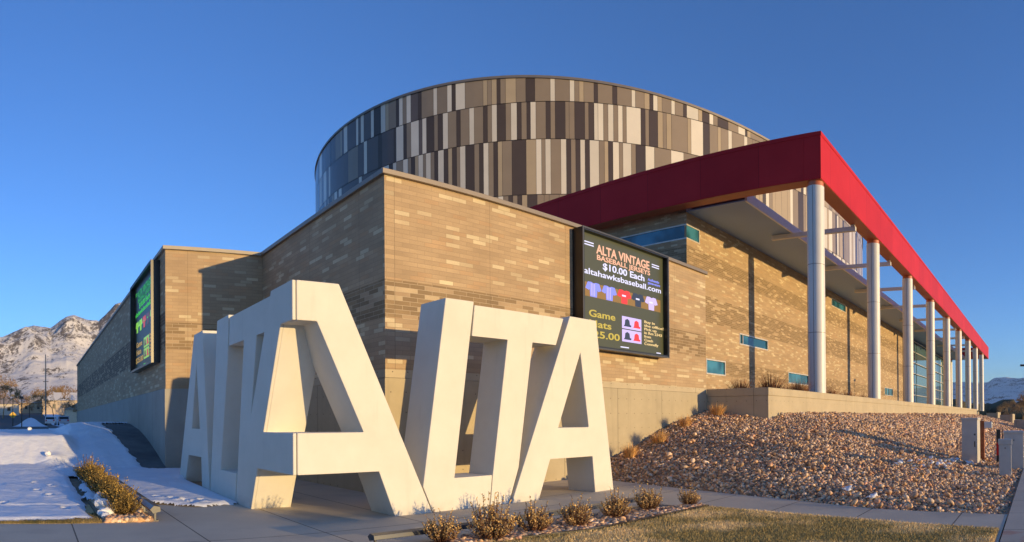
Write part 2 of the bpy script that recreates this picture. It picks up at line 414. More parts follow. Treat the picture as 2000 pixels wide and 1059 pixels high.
# roofs + copings
m = MB(); m.quad((LX+.1,LY+.1,ZR-.25),(60,LY+.1,ZR-.25),(60,LF-.1,ZR-.25),(LX+.1,LF-.1,ZR-.25)); m.quad((MX+.1,MY+.1,ZR-.25),(RX-.1,MY+.1,ZR-.25),(RX-.1,LY+.1,ZR-.25),(MX+.1,LY+.1,ZR-.25)); m.build('flat_roof', M['coping'], bld)
m = MB(); t = .09
m.box(MX-t, RX+.04, MY-t, MY+.3, ZR, ZR+.11); m.box(RX-.26, RX+.04, MY+.3, TY, ZR, ZR+.11); m.box(MX-t, MX+.3, MY+.3, LY-t, ZR, ZR+.11)
m.build('coping', M['coping'], bld, bevel=.008)
m = MB(); m.box(LX-t, MX+.3, LY-t, LY+.3, ZR, ZR+.11); m.box(LX-t, LX+.3, LY+.3, LF, ZR, ZR+.11); m.build('coping', M['coping_light'], bld, bevel=.008)
# tall block with window openings
def wall_holes(m, x0, x1, z0, z1, holes, y, depth=.12):
    xs_ = sorted({x0, x1, *[h[0] for h in holes], *[h[1] for h in holes]}); zs_ = sorted({z0, z1, *[h[2] for h in holes], *[h[3] for h in holes]})
    for a, b in zip(xs_, xs_[1:]):
        for c, d in zip(zs_, zs_[1:]):
            if any(h[0] <= a and b <= h[1] and h[2] <= c and d <= h[3] for h in holes): continue
            m.quad((a,y,c),(b,y,c),(b,y,d),(a,y,d))
    for (a, b, c, d) in holes:
        m.quad((a,y,c),(b,y,c),(b,y+depth,c),(a,y+depth,c)); m.quad((a,y,d),(b,y,d),(b,y+depth,d),(a,y+depth,d))
        m.quad((a,y,c),(a,y,d),(a,y+depth,d),(a,y+depth,c)); m.quad((b,y,c),(b,y,d),(b,y+depth,d),(b,y+depth,c))
WH = [(29.0,31.15,3.97,4.79),(32.88,36.85,5.90,6.56),(40.15,44.15,3.99,4.79),(49.5,53.4,10.78,11.45),(67.3,71.2,4.03,4.9)]
CW = (TX, 28.45, 10.62, 11.36)
def tallfn(m):
    wall_holes(m, TX, GX-.6, 2.0, 12.3, WH+[CW], TY)
    y1 = 34.
    for a, b, c, d in ((TY, 24.6, 2, CW[2]), (TY, 24.6, CW[3], 12.3), (24.6, y1, 2, 12.3)): m.quad((TX,a,c),(TX,b,c),(TX,b,d),(TX,a,d))
    m.quad((TX,TY,CW[2]),(TX+.12,TY,CW[2]),(TX+.12,24.6,CW[2]),(TX,24.6,CW[2])); m.quad((TX,TY,CW[3]),(TX+.12,TY,CW[3]),(TX+.12,24.6,CW[3]),(TX,24.6,CW[3]))
walls('brick_wall', M['brick_tall'], tallfn)
def window(a, b, c, d, y, mull=()):
    f = MB(); w_ = .07
    f.box(a, b, y-.02, y+.10, d-w_, d); f.box(a, b, y-.02, y+.10, c, c+w_); f.box(a, a+w_, y-.02, y+.10, c+w_, d-w_); f.box(b-w_, b, y-.02, y+.10, c+w_, d-w_)
    for q in mull: f.box(q-.03, q+.03, y-.01, y+.09, c+w_, d-w_)
    wn = f.build('window', M['alu'], bld)
    p = MB(); p.box(a+w_, b-w_, y+.06, y+.075, c+w_, d-w_); p.build('pane', M['glass'], wn)
for i, h in enumerate(WH): window(*h, TY, mull=((h[0]+.45,) if i == 1 else (h[0]+.9, h[0]+2.2) if i == 4 else ()))
f = MB(); a, b, c, d = CW
f.box(TX-.02, b, TY-.02, TY+.08, d-.06, d); f.box(TX-.02, b, TY-.02, TY+.08, c, c+.06); f.box(b-.07, b, TY-.02, TY+.08, c+.06, d-.06)
f.box(TX-.02, TX+.08, TY+.08, 24.6, d-.06, d); f.box(TX-.02, TX+.08, TY+.08, 24.6, c, c+.06); f.box(TX-.02, TX+.08, 24.5, 24.6, c+.06, d-.06)
wn = f.build('window', M['alu'], bld)
p = MB(); p.box(TX+.03, b-.07, TY+.02, TY+.035, c+.06, d-.06); p.box(TX+.02, TX+.035, TY+.035, 24.5, c+.06, d-.06); p.build('pane', M['glass'], wn)
# curtain wall
gl = MB(); gl.box(GX, GE, TY-.02, TY, 2.7, 12.0); cw = gl.build('glass_wall', M['cglass'], bld)
for k in range(7): m = MB(); z = 12.0-.35-1.42*k; m.box(GX, GE, TY-.22, TY-.065, z-.045, z+.045); m.build('fin', M['alu'], cw)
for x in np.arange(GX+8, GE, 9.82): m = MB(); m.box(x-.04, x+.04, TY-.06, TY-.022, 2.7, 12.0); m.build('mullion', M['dark_metal'], cw)
m = MB(); m.box(GX-.6, GX, TY-.12, TY+.2, 2.0, 12.3); m.box(GX-.6, GX+.0, TY-.35, TY-.13, 2.0, 2.7); m.build('corner_panel', M['dark_metal'], bld)
m = MB(); m.box(GX, GE, TY-.05, TY+.2, 1.8, 2.68); m.build('sill', M['conc_planter'], bld)
m = MB(); m.box(GE, GE+.3, TY-.1, 40, 1.8, 12.3); m.build('end_wall', M['white_paint'], bld)
# roof overhang
SZ = 11.95
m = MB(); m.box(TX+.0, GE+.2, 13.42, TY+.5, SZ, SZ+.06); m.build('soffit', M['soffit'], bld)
m = MB(); m.box(TX+.002, GE+.25, 13.30, 13.418, SZ-.04, SZ+.42); m.build('roof_edge', plain('roof edge metal', (.86,.83,.74), .5, var=.03), bld, bevel=.01)
m = MB(); m.box(TX+.5, GE, 13.43, 36, SZ+.3, SZ+.36); m.build('flat_roof', M['coping'], bld)
# canopy
m = MB()
m.box(CX, CF, CY, CY+.80, ZB, ZT)
m.box(CX, CX+.80, CY+.80, 28.5, ZB, ZT)
m.box(CF-.8, CF, CY+.80, 20.0, ZB, ZT)
can = m.build('canopy', M['red'], bld, bevel=.012)
m = MB(); m.box(CX-.015, CF+.015, CY-.02, CY+.0, ZT-.14, ZT+.03); m.box(CX-.02, CX, CY-.02, 28.5, ZT-.14, ZT+.03); m.build('drip_edge', M['red'], can)
m = MB(); m.box(CX+.03, CF-.03, CY+.03, CY+.77, ZB-.012, ZB-.002); m.box(CX+.03, CX+.77, CY+.77, 28.4, ZB-.012, ZB-.002); m.box(CF-.77, CF-.03, CY+.77, 20, ZB-.012, ZB-.002); m.build('underside', M['red_bounce'], can)
def column(x, y, zb=2.55):
    m = MB(); m.tube((x,y,zb), (x,y,ZB-.22), .385, n=40, caps=False)
    c = m.build('column', M['white_paint'], can)
    for z in (5.35, 8.35): b = MB(); b.tube((x,y,z), (x,y,z+.022), .3875, n=40); b.build('joint_ring', M['coping'], c)
    b = MB(); b.tube((x,y,ZB-.22), (x,y,ZB-.01), .36, n=32); b.build('collar', M['red_bounce'], c)
    s = MB(); s.box(x-.392, x-.384, y-.01, y+.01, zb, ZB-.24); s.build('seam', M['coping'], c)
for i in range(9): column(X0+SP*i, YC)
column(113.5, 16.0)
for k in range(9):
    x = 33.0+8.15*k
    m = MB(); m.box(x-.11, x+.11, CY+.45, 14.6, SZ-.30, SZ-.06); m.box(x-.05, x+.05, CY+.5, CY+.7, SZ-.055, ZB-.013); m.build('cross_beam', M['white_paint'], can, bevel=.01)
# drum
DC = Vector((53.584, 41.606)); DA, DB, DPH = 24.270, 31.370, 1.448
def dpt(t, off=0.):
    t = math.radians(t); x = (DA+off)*math.cos(t); y = (DB+off)*math.sin(t); c, s = math.cos(DPH), math.sin(DPH)
    return DC.x+c*x-s*y, DC.y+s*x+c*y
def dtop(x, y): return 23.11-.08*(x-29.57)+.001*(y-39.4)
ROWS = [
"97.3W 98.5D 101.2W 101.8D 102.5W 103.3D 105.1W 105.8K 107.4W 108.4T 109.1M 110.6K 111.2W 111.9M 112.6W 113.4D 114.7K 115.3M 117.3W 117.9M 119.5W 120.2K 120.8W 122.2M 124.8T 125.4M 126.0T 126.7K 127.2M 127.9T 129.3M 130.6K 131.8M 133.8W 134.4M 136.3W 136.9M 137.5T 138.1M 139.4K 139.9M 141.8K 142.4M 144.3W 144.8M 146.0T 146.7K 147.2W 147.8T 148.4M 149.7W 150.2M 151.4K 151.9W 153.6T 154.2K 155.3W 155.9M 156.6K 158.3M 160.0W 161.2K 161.6T 162.2M 164.6M",
"88.3W 89.5D 90.8W 91.6D 98.7M 101.7D 103.3W 104.1D 106.8K 107.6D 110.1K 110.6W 112.0K 112.6M 113.4W 114.8D 115.4W 116.1K 117.4M 118.0K 118.8W 119.6M 120.9K 121.5M 122.8W 123.5M 124.8K 125.4M 126.0W 126.7K 127.9M 128.6W 129.4K 130.0M 130.7K 131.2W 131.9M 133.2K 133.8M 134.4K 135.7M 136.2M 136.9K 138.2M 138.7K 139.4W 139.9W 140.6M 141.2W 141.9M 142.5W 143.1M 143.6W 145.5K 146.1M 146.6K 147.8T 148.5M 149.0T 149.7M 152.0T 152.5W 154.3K 155.3M 156.6T 157.1M 158.3W 158.9M 161.0W 161.6M 162.5M",
"93.5W 94.6D 95.3W 96.4D 101.9W 102.7D 107.5W 109.1K 109.9W 110.6M 111.9W 112.8M 113.4K 114.1T 114.7W 115.5M 116.0W 116.8M 117.4K 118.0W 118.9K 119.6T 120.2K 120.9M 121.4W 122.2K 123.5M 124.2K 124.8W 125.5M 126.2K 126.8T 127.4M 128.7K 130.6T 131.9W 132.6M 133.1W 133.8M 135.1W 135.8K 136.4M 137.0K 137.6W 138.2K 138.8W 140.0M 140.7T 141.2K 141.8W 142.6M 143.1W 144.2M 144.8K 146.1W 147.3M 149.6W 151.4M 153.3M",
"124.8M 126.8W 127.5M 128.2K 128.8M 129.4K 130.0T 130.7K 132.0M 132.9M"]
TONE = {'W': (.74,.67,.53), 'T': (.46,.36,.22), 'M': (.29,.225,.145), 'K': (.085,.06,.036), 'D': (.14,.11,.085)}
def drum():
    lv = [None, 21.69, 19.32, 15.83, 12.2]
    V = []; F = []; T = []
    rr = random.Random(3)
    for ri in range(4):
        ent = [(float(q[:-1]), q[-1]) for q in ROWS[ri].split()]
        t = ent[0][0]; pre = []
        while t > 60:
            wd = rr.choice((.65,.65,1.3,1.9)); t -= wd; pre.append((t, rr.choice('WMMKKTDDD' if ri < 4 else 'M')))
        ent = pre[::-1]+ent
        t = ent[-1][0]+.65
        while t < 420: ent.append((t, rr.choice('WMWMKTMT'))); t += rr.choice((.65,.65,.65,1.3))
        ent.append((420.01, 'M'))
        for (a, c), (b, _) in zip(ent, ent[1:]):
            tone = np.array(TONE[c])*(1+rr.uniform(-.07,.07)); gp = .018
            n = max(1, int((b-a)/1.3+.5)); off = rr.choice((0,.0,.004))
            for k in range(n):
                t0 = a+(b-a)*k/n+(gp if k == 0 else 0); t1 = a+(b-a)*(k+1)/n-(gp if k == n-1 else 0)
                p0 = dpt(t0, off); p1 = dpt(t1, off)
                z0 = lv[ri+1]+.02
                zt0 = dtop(*p0) if ri == 0 else lv[ri]-.02; zt1 = dtop(*p1) if ri == 0 else lv[ri]-.02
                i = len(V); V += [(*p0, z0), (*p1, z0), (*p1, zt1), (*p0, zt0)]; F.append((i, i+1, i+2, i+3)); T += [tone]*4
    o = fast_mesh('drum', V, F, M['drum'], bld, tone=np.array(T))
    m = MB(); N = 180
    ring = [dpt(i*2, -.05) for i in range(N)]; ring2 = [dpt(i*2, .07) for i in range(N)]; ring3 = [dpt(i*2, -.5) for i in range(N)]
    vs = [(x, y, 11) for x, y in ring]+[(x, y, dtop(x, y)-.02) for x, y in ring]
    m.add(vs, [(i, (i+1) % N, N+(i+1) % N, N+i) for i in range(N)]); m.build('backing_wall', M['dark_metal'], o)
    m = MB(); vs = []
    for rg, dz in ((ring2, -.02), (ring2, .14), (ring3, .16)): vs += [(x, y, dtop(x, y)+dz) for x, y in rg]
    m.add(vs, [(i, (i+1) % N, N+(i+1) % N, N+i) for i in range(N)]+[(N+i, N+(i+1) % N, 2*N+(i+1) % N, 2*N+i) for i in range(N)]); m.build('rim', M['coping'], o)
    m = MB(); m.add([(x, y, dtop(x, y)-.3) for x, y in ring3], [tuple(range(N))]); m.build('roof', M['coping'], o)
drum()

# ------------------------------------------------------------------ planter wall
pl = thing('planter_wall', 'long low tan concrete planter wall carrying the white canopy columns', 'planter wall', loc=(RX, PY, 1.5))
def lp(o, m_):  # parent keeping world coordinates
    o.location = -Vector(m_.location); return o
m = MB(); m.box(RX, RX+.3, PY, MY-.032, .8, 2.42); m.box(RX+.3, PE, PY, PY+.3, .8, 2.42); lp(m.build('wall', M['conc_planter'], pl), pl)
m = MB(); m.box(RX-.02, RX+.3, PY-.02, MY-.032, 2.425, 2.70); m.box(RX+.3, PE, PY-.02, PY+.3, 2.425, 2.70); lp(m.build('cap', M['conc_planter'], pl, bevel=.01), pl)
m = MB(); m.box(PE, 119, PY+2.2, PY+2.6, .8, 2.55); lp(m.build('end_wall', M['conc_planter'], pl), pl)
m = MB(); m.quad((RX+.3,PY+.3,2.5),(PE,PY+.3,2.5),(PE,TY,2.5),(RX+.3,TY,2.5)); struct(m.build('planter_soil', M['soil']))

# ------------------------------------------------------------------ letters
sign = thing('letter_sign', 'giant cream block letters reading ALTA on two faces folded round one corner', 'letter sign', loc=(FX, FY, 0))
def letter(polys, axis, d0, d1, mitre=None, name='letter'):
    """polys: [outer, holes...] of (u,z); prism from d0 (front) to d1 (back)"""
    m = MB(); base = sum((list(p) for p in polys), [])
    tris = tessellate_polygon([[Vector((u, z, 0)) for u, z in p] for p in polys])
    n = len(base); lv = [(d0, 0.)]+([(mitre[1], 0.)] if mitre and len(mitre) > 1 else [])+[(d1, 1.)]
    vs = []
    for d, s in lv:
        for u, z in base:
            uu = u
            if mitre and s and abs(u-mitre[0]) < 1e-6: uu = u+abs(d1-d0)-(0 if len(mitre) < 2 else abs(mitre[1]-d0))
            vs.append((uu, d, z) if axis == 'Y' else (d, uu, z))
    fs = [tuple(t) for t in tris]+[tuple(i+n*(len(lv)-1) for i in t[::-1]) for t in tris]
    for q in range(len(lv)-1):
        k = 0
        for p in polys:
            L = len(p)
            for i in range(L):
                a, b = k+i, k+(i+1) % L
                fs.append((a+q*n, b+q*n, b+(q+1)*n, a+(q+1)*n))
            k += L
    m.add(vs, fs)
    return m
DP = .80
def mk(ms, name='letter'):
    a = MB()
    for q in ms: a.add(q.v, q.f)
    o = a.build(name, M['stucco'], sign, bevel=.014); o.location = (-FX, -FY, 0)
    me = o.data; b = bmesh.new(); b.from_mesh(me); bmesh.ops.remove_doubles(b, verts=b.verts, dist=.0005); bmesh.ops.recalc_face_normals(b, faces=b.faces); b.to_mesh(me); b.free()
    return o
zb = -.03
# corner A: right half on the Y face, left half on the X face
AR = [(FX+.07,HL),(4.73,HL),(6.56,zb),(5.78,zb),(5.46,.77),(FX+.07,.77),(FX+.07,1.43),(5.17,1.43),(4.33,3.2),(FX+.07,3.2)]
A1 = letter([AR], 'Y', FY, FY+DP)
AL = [(FY+.012,HL),(10.12,HL),(10.16,3.72),(11.24,1.57),(12.02,zb),(11.18,zb),(10.82,.77),(FY+.012,.77),(FY+.012,1.43),(10.5,1.43),(9.68,3.2),(FY+.012,3.2)]
A2 = letter([AL], 'X', FX, FX+.06); s0 = FY+.3
A3 = letter([[(s0,HL-.004),(10.118,HL-.004),(10.158,3.72),(11.238,1.57),(12.018,zb-.002),(11.182,zb-.002),(10.822,.774),(s0,.774),(s0,1.426),(10.502,1.426),(9.682,3.204),(s0,3.204)]], 'X', FX+.058, FX+DP)
mk([A1]); mk([A2, A3])['label'] = 'shaded left half of the folded letter A'
mk([letter([[(6.88,HL-.01),(7.53,HL-.01),(7.05,.575),(7.955,.575),(7.885,zb),(6.585,zb),(6.36,.46)]], 'Y', FY+.012, FY+DP)])
mk([letter([[(7.555,HL-.07),(9.99,HL-.07),(9.75,3.18),(9.06,3.18),(8.65,.68),(8.37,zb),(7.91,zb),(7.975,.575),(8.38,3.18),(7.485,3.18)]], 'Y', FY+.02, FY+DP-.05)])
mk([letter([[(10.16,HL),(11.03,HL),(11.62,zb),(10.96,zb),(10.87,.80),(9.52,.80),(9.17,zb),(8.42,zb)],[(10.49,3.07),(9.77,1.45),(10.75,1.45)]], 'Y', FY-.01, FY+DP)])
mk([letter([[(10.17,HL-.07),(12.5,HL-.07),(12.56,3.18),(11.60,3.18),(12.13,zb),(12.04,zb),(11.245,1.57),(10.89,3.18),(10.45,3.18)]], 'X', FX+.02, FX+DP-.05)])
mk([letter([[(12.55,HL-.01),(13.38,HL-.01),(13.99,zb),(12.15,zb),(12.08,.59),(13.16,.59),(12.62,2.9)]], 'X', FX+.01, FX+DP)])
mk([letter([[(14.57,HL-.05),(15.38,HL-.05),(17.12,zb),(16.42,zb),(16.0,.77),(14.74,.77),(14.66,zb),(14.01,zb)],[(15.17,3.05),(14.86,1.45),(15.66,1.45)]], 'X', FX, FX+DP)])

# ------------------------------------------------------------------ snow
g = G('snow', .6, spec=.3); c = g.mix(g.rng(g.noise(1.1, 6), .4, .65, 0, 1), (.80,.82,.86), (.72,.76,.82)); g.col(c)
g.bump(g.math('ADD', g.noise(3.5, 6), g.math('MULTIPLY', g.noise(40, 3), .12)), .55, .06); M['snow'] = g.m
SD = .09
def snow_region(X, Y):
    wob = (fbm(X*2.1, Y*2.1, 3)-.5)
    yfront = 10.36+wob*.35+.12*sstep(.2, .9, X)                                                   # lawn edge by the walk
    a = np.minimum(.98+wob*.16-.02*np.clip(Y-12, 0, 3)-X, Y-yfront)                 # left lawn
    yb = np.interp(X, [2.0,2.32,2.97,3.3,4.1], [12.7,12.4,11.72,11.75,11.9])+wob*.5
    b = np.minimum(np.minimum(X-1.98-wob*.1, Y-yb), np.interp(Y, [10,16.5,17,19.2], [3.95,3.95,4.6,5.2])-X)
    c_ = np.minimum(Y-17.2-wob*.4, 5.0-X)
    strip = np.minimum(np.minimum(1.62+wob*.7-X, X-1.12+wob*.5), Y-12.6-wob*2)      # snow between hedge and kerb
    d = np.maximum(np.maximum(np.maximum(a, b), c_), strip)
    # bare strip beside the wall
    xe = np.interp(Y, [18.7,19.2,20.5,22.5,24.5,26.3,27.2], [3.5,3.25,3.05,2.95,2.85,2.75,4.3])+wob*.25
    bare = np.where((Y > 18.6) & (Y < 27.2), xe-X, 9)
    d = np.minimum(d, bare)
    d = np.where((Y > 27) | (X < LX), d, np.minimum(d, LY-Y+.1))
    return d
def snow_z(X, Y):
    d = snow_region(X, Y)
    t = SD*np.clip(d/.16, 0, 1)**.5
    prints = (fbm(X*3.2, Y*1.6, 4)-.5)*.05*sstep(10, 12, Y)+(fbm(X*.35, Y*.35, 3)-.5)*.10
    crest = -.06*sstep(22.3, 23.6, Y)*(X < 1.2)
    # a thrown-up lump at the end of the lit bank
    lump = .16*np.exp(-((X-.55)**2+(Y-19.8)**2)/.12)+.1*np.exp(-((X-.85)**2+(Y-18.6)**2)/.06)
    for fx, fy in ((2.75,12.55),(2.95,12.35),(3.05,12.1),(3.3,12.3),(2.5,12.9),(.3,13.2),(.05,13.9),(.35,14.7),(0.0,15.5),(-.6,12.2),(-1.1,12.9),(.55,11.6)):
        dd = ((X-fx)/.07)**2+((Y-fy)/.15)**2; t = t-.06*np.exp(-dd**2)+.02*np.exp(-((dd-2.2)/.8)**2)
    return ground_z(X, Y)-.02+t+prints*np.clip(d/.4, 0, 1)+crest+lump
xs = nonuni([(-30,-8,30),(-8,-3,40),(-3,5.2,200)]); ys = nonuni([(10.2,20.5,230),(20.5,28,90),(28,58,60)])
sn = grid_mesh('snow', xs, ys, snow_z, M['snow'], mask=lambda X, Y: snow_region(X, Y) > 0)
tag(sn, 'smooth bank of snow piled beside the brick wall left of the letters', 'snow', kind='stuff')
# small clods of snow
ICO = None
def ico_np(sub):
    b = bmesh.new(); bmesh.ops.create_icosphere(b, subdivisions=sub, radius=1)
    v = np.array([p.co[:] for p in b.verts]); b.verts.ensure_lookup_table(); f = np.array([[q.index for q in p.verts] for p in b.faces]); b.free(); return v, f
def stones(name, pts, sizes, mat, tones, sub=1, flat=.62, sink=.3, smooth=True, parent=None):
    v0, f0 = ico_np(sub); vars_ = []
    for k in range(10):
        q = v0*(1+.34*(rng.random((len(v0), 1))-.5)); q = q*np.array([1, .78, flat])*(.85+.3*rng.random(3)); vars_.append(q)
    n = len(pts); a = rng.random(n)*6.28; tl = (rng.random((n, 2))-.5)*.9; kind = rng.integers(0, 10, n)
    base = np.stack(vars_)[kind]*sizes[:, None, None]
    ca, sa = np.cos(a)[:, None], np.sin(a)[:, None]
    x = base[..., 0]*ca-base[..., 1]*sa; y = base[..., 0]*sa+base[..., 1]*ca; z = base[..., 2]+x*tl[:, :1]+y*tl[:, 1:]
    V = np.stack([x, y, z], -1)+pts[:, None, :]; V[..., 2] += sizes[:, None]*(flat-sink)
    F = f0[None]+(np.arange(n)*len(v0))[:, None, None]
    T = np.repeat(tones, len(v0), 0)
    return fast_mesh(name, V.reshape(-1, 3), F.reshape(-1, 3), mat, parent, tone=T, smooth=smooth)
STONE_COLS = np.array([(.44,.30,.18),(.50,.36,.22),(.36,.24,.15),(.54,.42,.29),(.28,.19,.13),(.46,.27,.17),(.38,.30,.22),(.20,.14,.10),(.52,.34,.18),(.56,.46,.34)])
M['stone'] = attr_mat('river stone', .7, .18, 20, .25, spec=.35)
def stone_tones(n): return STONE_COLS[rng.integers(0, 10, n)]*(.7+.6*rng.random((n, 1)))*np.array([1.45,1.31,1.18])
# gravel mound: jittered grid, denser near the camera
P = []; S = []
def scatter(x0, x1, y0, y1, step, size):
    nx = int((x1-x0)/step); ny = int((y1-y0)/step)
    X, Y = np.meshgrid(x0+(np.arange(nx)+.5)*step, y0+(np.arange(ny)+.5)*step, indexing='ij')
    X = X+(rng.random(X.shape)-.5)*step*1.1; Y = Y+(rng.random(Y.shape)-.5)*step*1.1; X = X.ravel(); Y = Y.ravel()
    edge = np.interp(Y, [-2,.57,2.99,4.87,7.64,10.48,12], [10.2,10.45,10.92,11.68,12.51,13.29,13.6])
    ok = (X > edge+.03+.1*rng.random(len(X))) & (Y > .6+.12*rng.random(len(X))) & ~((X > RX-.05) & (Y > PY-.05)) & (Y < MY-.08)
    X, Y = X[ok], Y[ok]; P.append(np.stack([X, Y, ground_z(X, Y)-.05], 1)); S.append(size*(.6+.9*rng.random(len(X))**2))
scatter(10.3, 24, .55, 11.7, .078, .045); scatter(24, 42, .55, 9.3, .135, .08); scatter(42, 95, .55, 9.3, .24, .14)
P1 = np.concatenate(P); S1 = np.concatenate(S)
gr = stones('gravel', P1, S1, M['stone'], stone_tones(len(P1)))
tag(gr, 'mound of tan and brown river stones sloping up to the planter wall', 'gravel', kind='stuff')
# some larger stones lying on it
n = 420; X = 10.6+rng.random(n)**1.5*14; Y = .7+rng.random(n)*10.5
ok = ~((X > RX-.1) & (Y > PY-.1)); edge = np.interp(Y, [-2,.57,2.99,4.87,7.64,10.48,12], [10.2,10.45,10.92,11.68,12.51,13.29,13.6]); ok &= X > edge+.1
X, Y = X[ok], Y[ok]; tb = stones('cobbles', np.stack([X, Y, ground_z(X, Y)], 1), .05+.035*rng.random(len(X)), M['stone'], stone_tones(len(X)), sub=2)
tag(tb, 'larger pale cobbles lying loose among the gravel', 'cobbles', kind='stuff')
# old snow caught between the stones
pts = []
for cx_, cy_, n_, sp in ((12.6,3.9,9,.12),(11.9,3.2,12,.16),(17.6,3.2,16,.5),(18.9,2.7,20,.5),(16.4,3.7,10,.4),(20.0,2.2,14,.4)):
    for _ in range(n_):
        x = cx_+random.gauss(0, sp)*(1.6 if cx_ > 14 else 1); y = cy_+random.gauss(0, sp*.25)
        if x > 10.7+.27*y: pts.append((x, y, float(ground_z(x, y))+.02))
pts = np.array(pts); so_ = stones('snow_patches', pts, .03+.055*rng.random(len(pts)), attr_mat('old snow', .6, .03), np.full((len(pts), 3), .8), sub=2, flat=.35)
tag(so_, 'scraps of old snow caught between the gravel stones', 'snow', kind='stuff')
# planting-bed rocks
def bed(name, n, fn, size, label):
    p = np.array([fn() for _ in range(n)]); o = stones(name, p, size*(.6+.8*rng.random(n)), M['stone'], stone_tones(n)*1.05, sub=2); return tag(o, label, 'rocks', kind='stuff')
def f1():
    u = random.random(); x = 5.0+u*5.1; ylo = np.interp(x, [5,7,10.1], [6.42,5.95,5.84]); yhi = np.interp(x, [5,8,9.2,10.1], [6.8,6.9,6.5,5.98]); return (x, ylo+(yhi-ylo)*random.random(), .01)
bed('bed_rocks', 1500, f1, .045, 'strip of rounded tan rocks under the low shrubs in front of the letters')
def f2(): return (1.15+random.random()*.72, 10.22+random.random()**2*3.4, .01)
bed('bed_rocks', 420, f2, .055, 'small heap of rocks at the foot of the yellowish hedge left of the letters')
cl = np.array([(1.2,10.75,.05),(1.25,11.3,.05),(1.18,10.5,.02),(1.3,12.0,.05),(1.9,13.4,.06),(.4,19.8,.62),(-.2,24.2,1.35)])
o = stones('snow_lumps', cl, np.array([.15,.2,.1,.2,.1,.12,.1]), attr_mat('fresh snow', .6, .03), np.full((len(cl), 3), .82), sub=3, flat=.6); tag(o, 'rounded lumps of snow beside the hedge', 'snow', kind='stuff')
# black edging and lawn
GP = [(3.6,6.9),(5.66,6.3),(7.0,5.9),(10.06,5.78),(9.84,3.92),(9.57,2.62),(9.01,.59),(4,.59),(2,.59)]
m = MB()
for a, b in zip(GP[:3], GP[1:4]):
    d = (Vector(b)-Vector(a)).normalized(); nrm = Vector((-d.y, d.x))*.035
    A, B = Vector(a), Vector(b); q = [A+nrm, B+nrm, B-nrm, A-nrm]; m.add([(*p, -.02) for p in q]+[(*p, .055) for p in q], [(0,1,5,4),(1,2,6,5),(2,3,7,6),(3,0,4,7),(4,5,6,7)])
tag(m.build('edging_strip', M['black']), 'black edging strip between the rock bed and the dry lawn', 'edging')
def inpoly(X, Y, poly):
    c = np.zeros(X.shape, bool); n = len(poly)
    for i in range(n):
        x1, y1 = poly[i]; x2, y2 = poly[(i+1) % n]
        k = ((y1 > Y) != (y2 > Y)) & (X < (x2-x1)*(Y-y1)/((y2-y1)+1e-12)+x1); c ^= k
    return c
M['grassbase'] = plain('lawn thatch', (.55,.40,.19), .95, var=.4, scale=6, bump=.5)
m = MB(); tr = tessellate_polygon([[Vector((*p, 0)) for p in GP]]); m.add([(*p, .012) for p in GP], [tuple(t) for t in tr]); struct(m.build('lawn', M['grassbase']))
M['blade'] = attr_mat('grass blade', .8, .1, 5, spec=.2)
def grass(name, X, Y, Z, h, tone_a, tone_b, nscale=1.1):
    n = len(X); a = rng.random(n)*6.28; hh = h*(.5+rng.random(n)); lean = (rng.random((n, 2))-.5)*1.1; wv = .0042*(1+rng.random(n))
    p = np.stack([X, Y, Z], 1); dx = np.stack([np.cos(a), np.sin(a), 0*a], 1)*wv[:, None]
    tip = p+np.stack([lean[:, 0]*hh, lean[:, 1]*hh, hh], 1)
    V = np.stack([p-dx, p+dx, tip], 1).reshape(-1, 3); F = np.arange(3*n).reshape(-1, 3)
    k = np.clip((fbm(X*nscale, Y*nscale, 4)-.38)*3.2+(rng.random(n)-.5)*.5, 0, 1)[:, None]
    T = np.repeat(np.array(tone_a)*(1-k)+np.array(tone_b)*k, 3, 0)*(.75+.5*np.repeat(rng.random((n, 1)), 3, 0))
    return fast_mesh(name, V, F, M['blade'], tone=T)
n = 150000; X = 5.2+rng.random(n)*4.9; Y = .6+rng.random(n)*5.9; ok = inpoly(X, Y, GP) & (X*X+Y*Y > 60); X, Y = X[ok], Y[ok]
gm = grass('grass', X, Y, np.full(len(X), .01), .035, (.50,.37,.14), (1.0,.74,.37)); tag(gm, 'short straw coloured winter lawn at the lower right', 'grass', kind='stuff')
n = 60000; X = -4+rng.random(n)*5.1; Y = 10.18+rng.random(n)**1.6*1.0; d = snow_region(X, Y); ok = (X < 1.05-.0*Y) & ((d < .02) | (rng.random(n) < .03)) & (d < .12)
ok |= (X > .78) & (X < 1.06) & (Y < 11.2) & (d < .03)
X, Y = X[ok], Y[ok]; gm = grass('grass', X, Y, np.full(len(X), -.02), .05, (.14,.13,.05), (.34,.25,.11), 3); tag(gm, 'fringe of dull grass showing along the snow edge by the walk', 'grass', kind='stuff')
m = MB(); m.box(-14, 1.06, 10.18, 12.5, -.02, .004); struct(m.build('lawn', M['grassbase']))
m = MB(); m.box(1.08, 1.98, 10.2, 19.0, -.02, .007); struct(m.build('bed_soil', M['soil']))
m = MB(); m.box(4.2, 10.0, 6.15, 6.95, -.02, .006); struct(m.build('bed_soil', M['soil']))
m = MB(); vs = []
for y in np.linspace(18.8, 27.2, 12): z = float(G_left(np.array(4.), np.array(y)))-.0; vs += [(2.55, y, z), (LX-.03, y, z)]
m.add(vs, [(2*i, 2*i+1, 2*i+3, 2*i+2) for i in range(11)]); struct(m.build('wall_strip', plain('damp dark concrete', (.12,.115,.105), .8, var=.3, scale=1.5, bump=.3)))

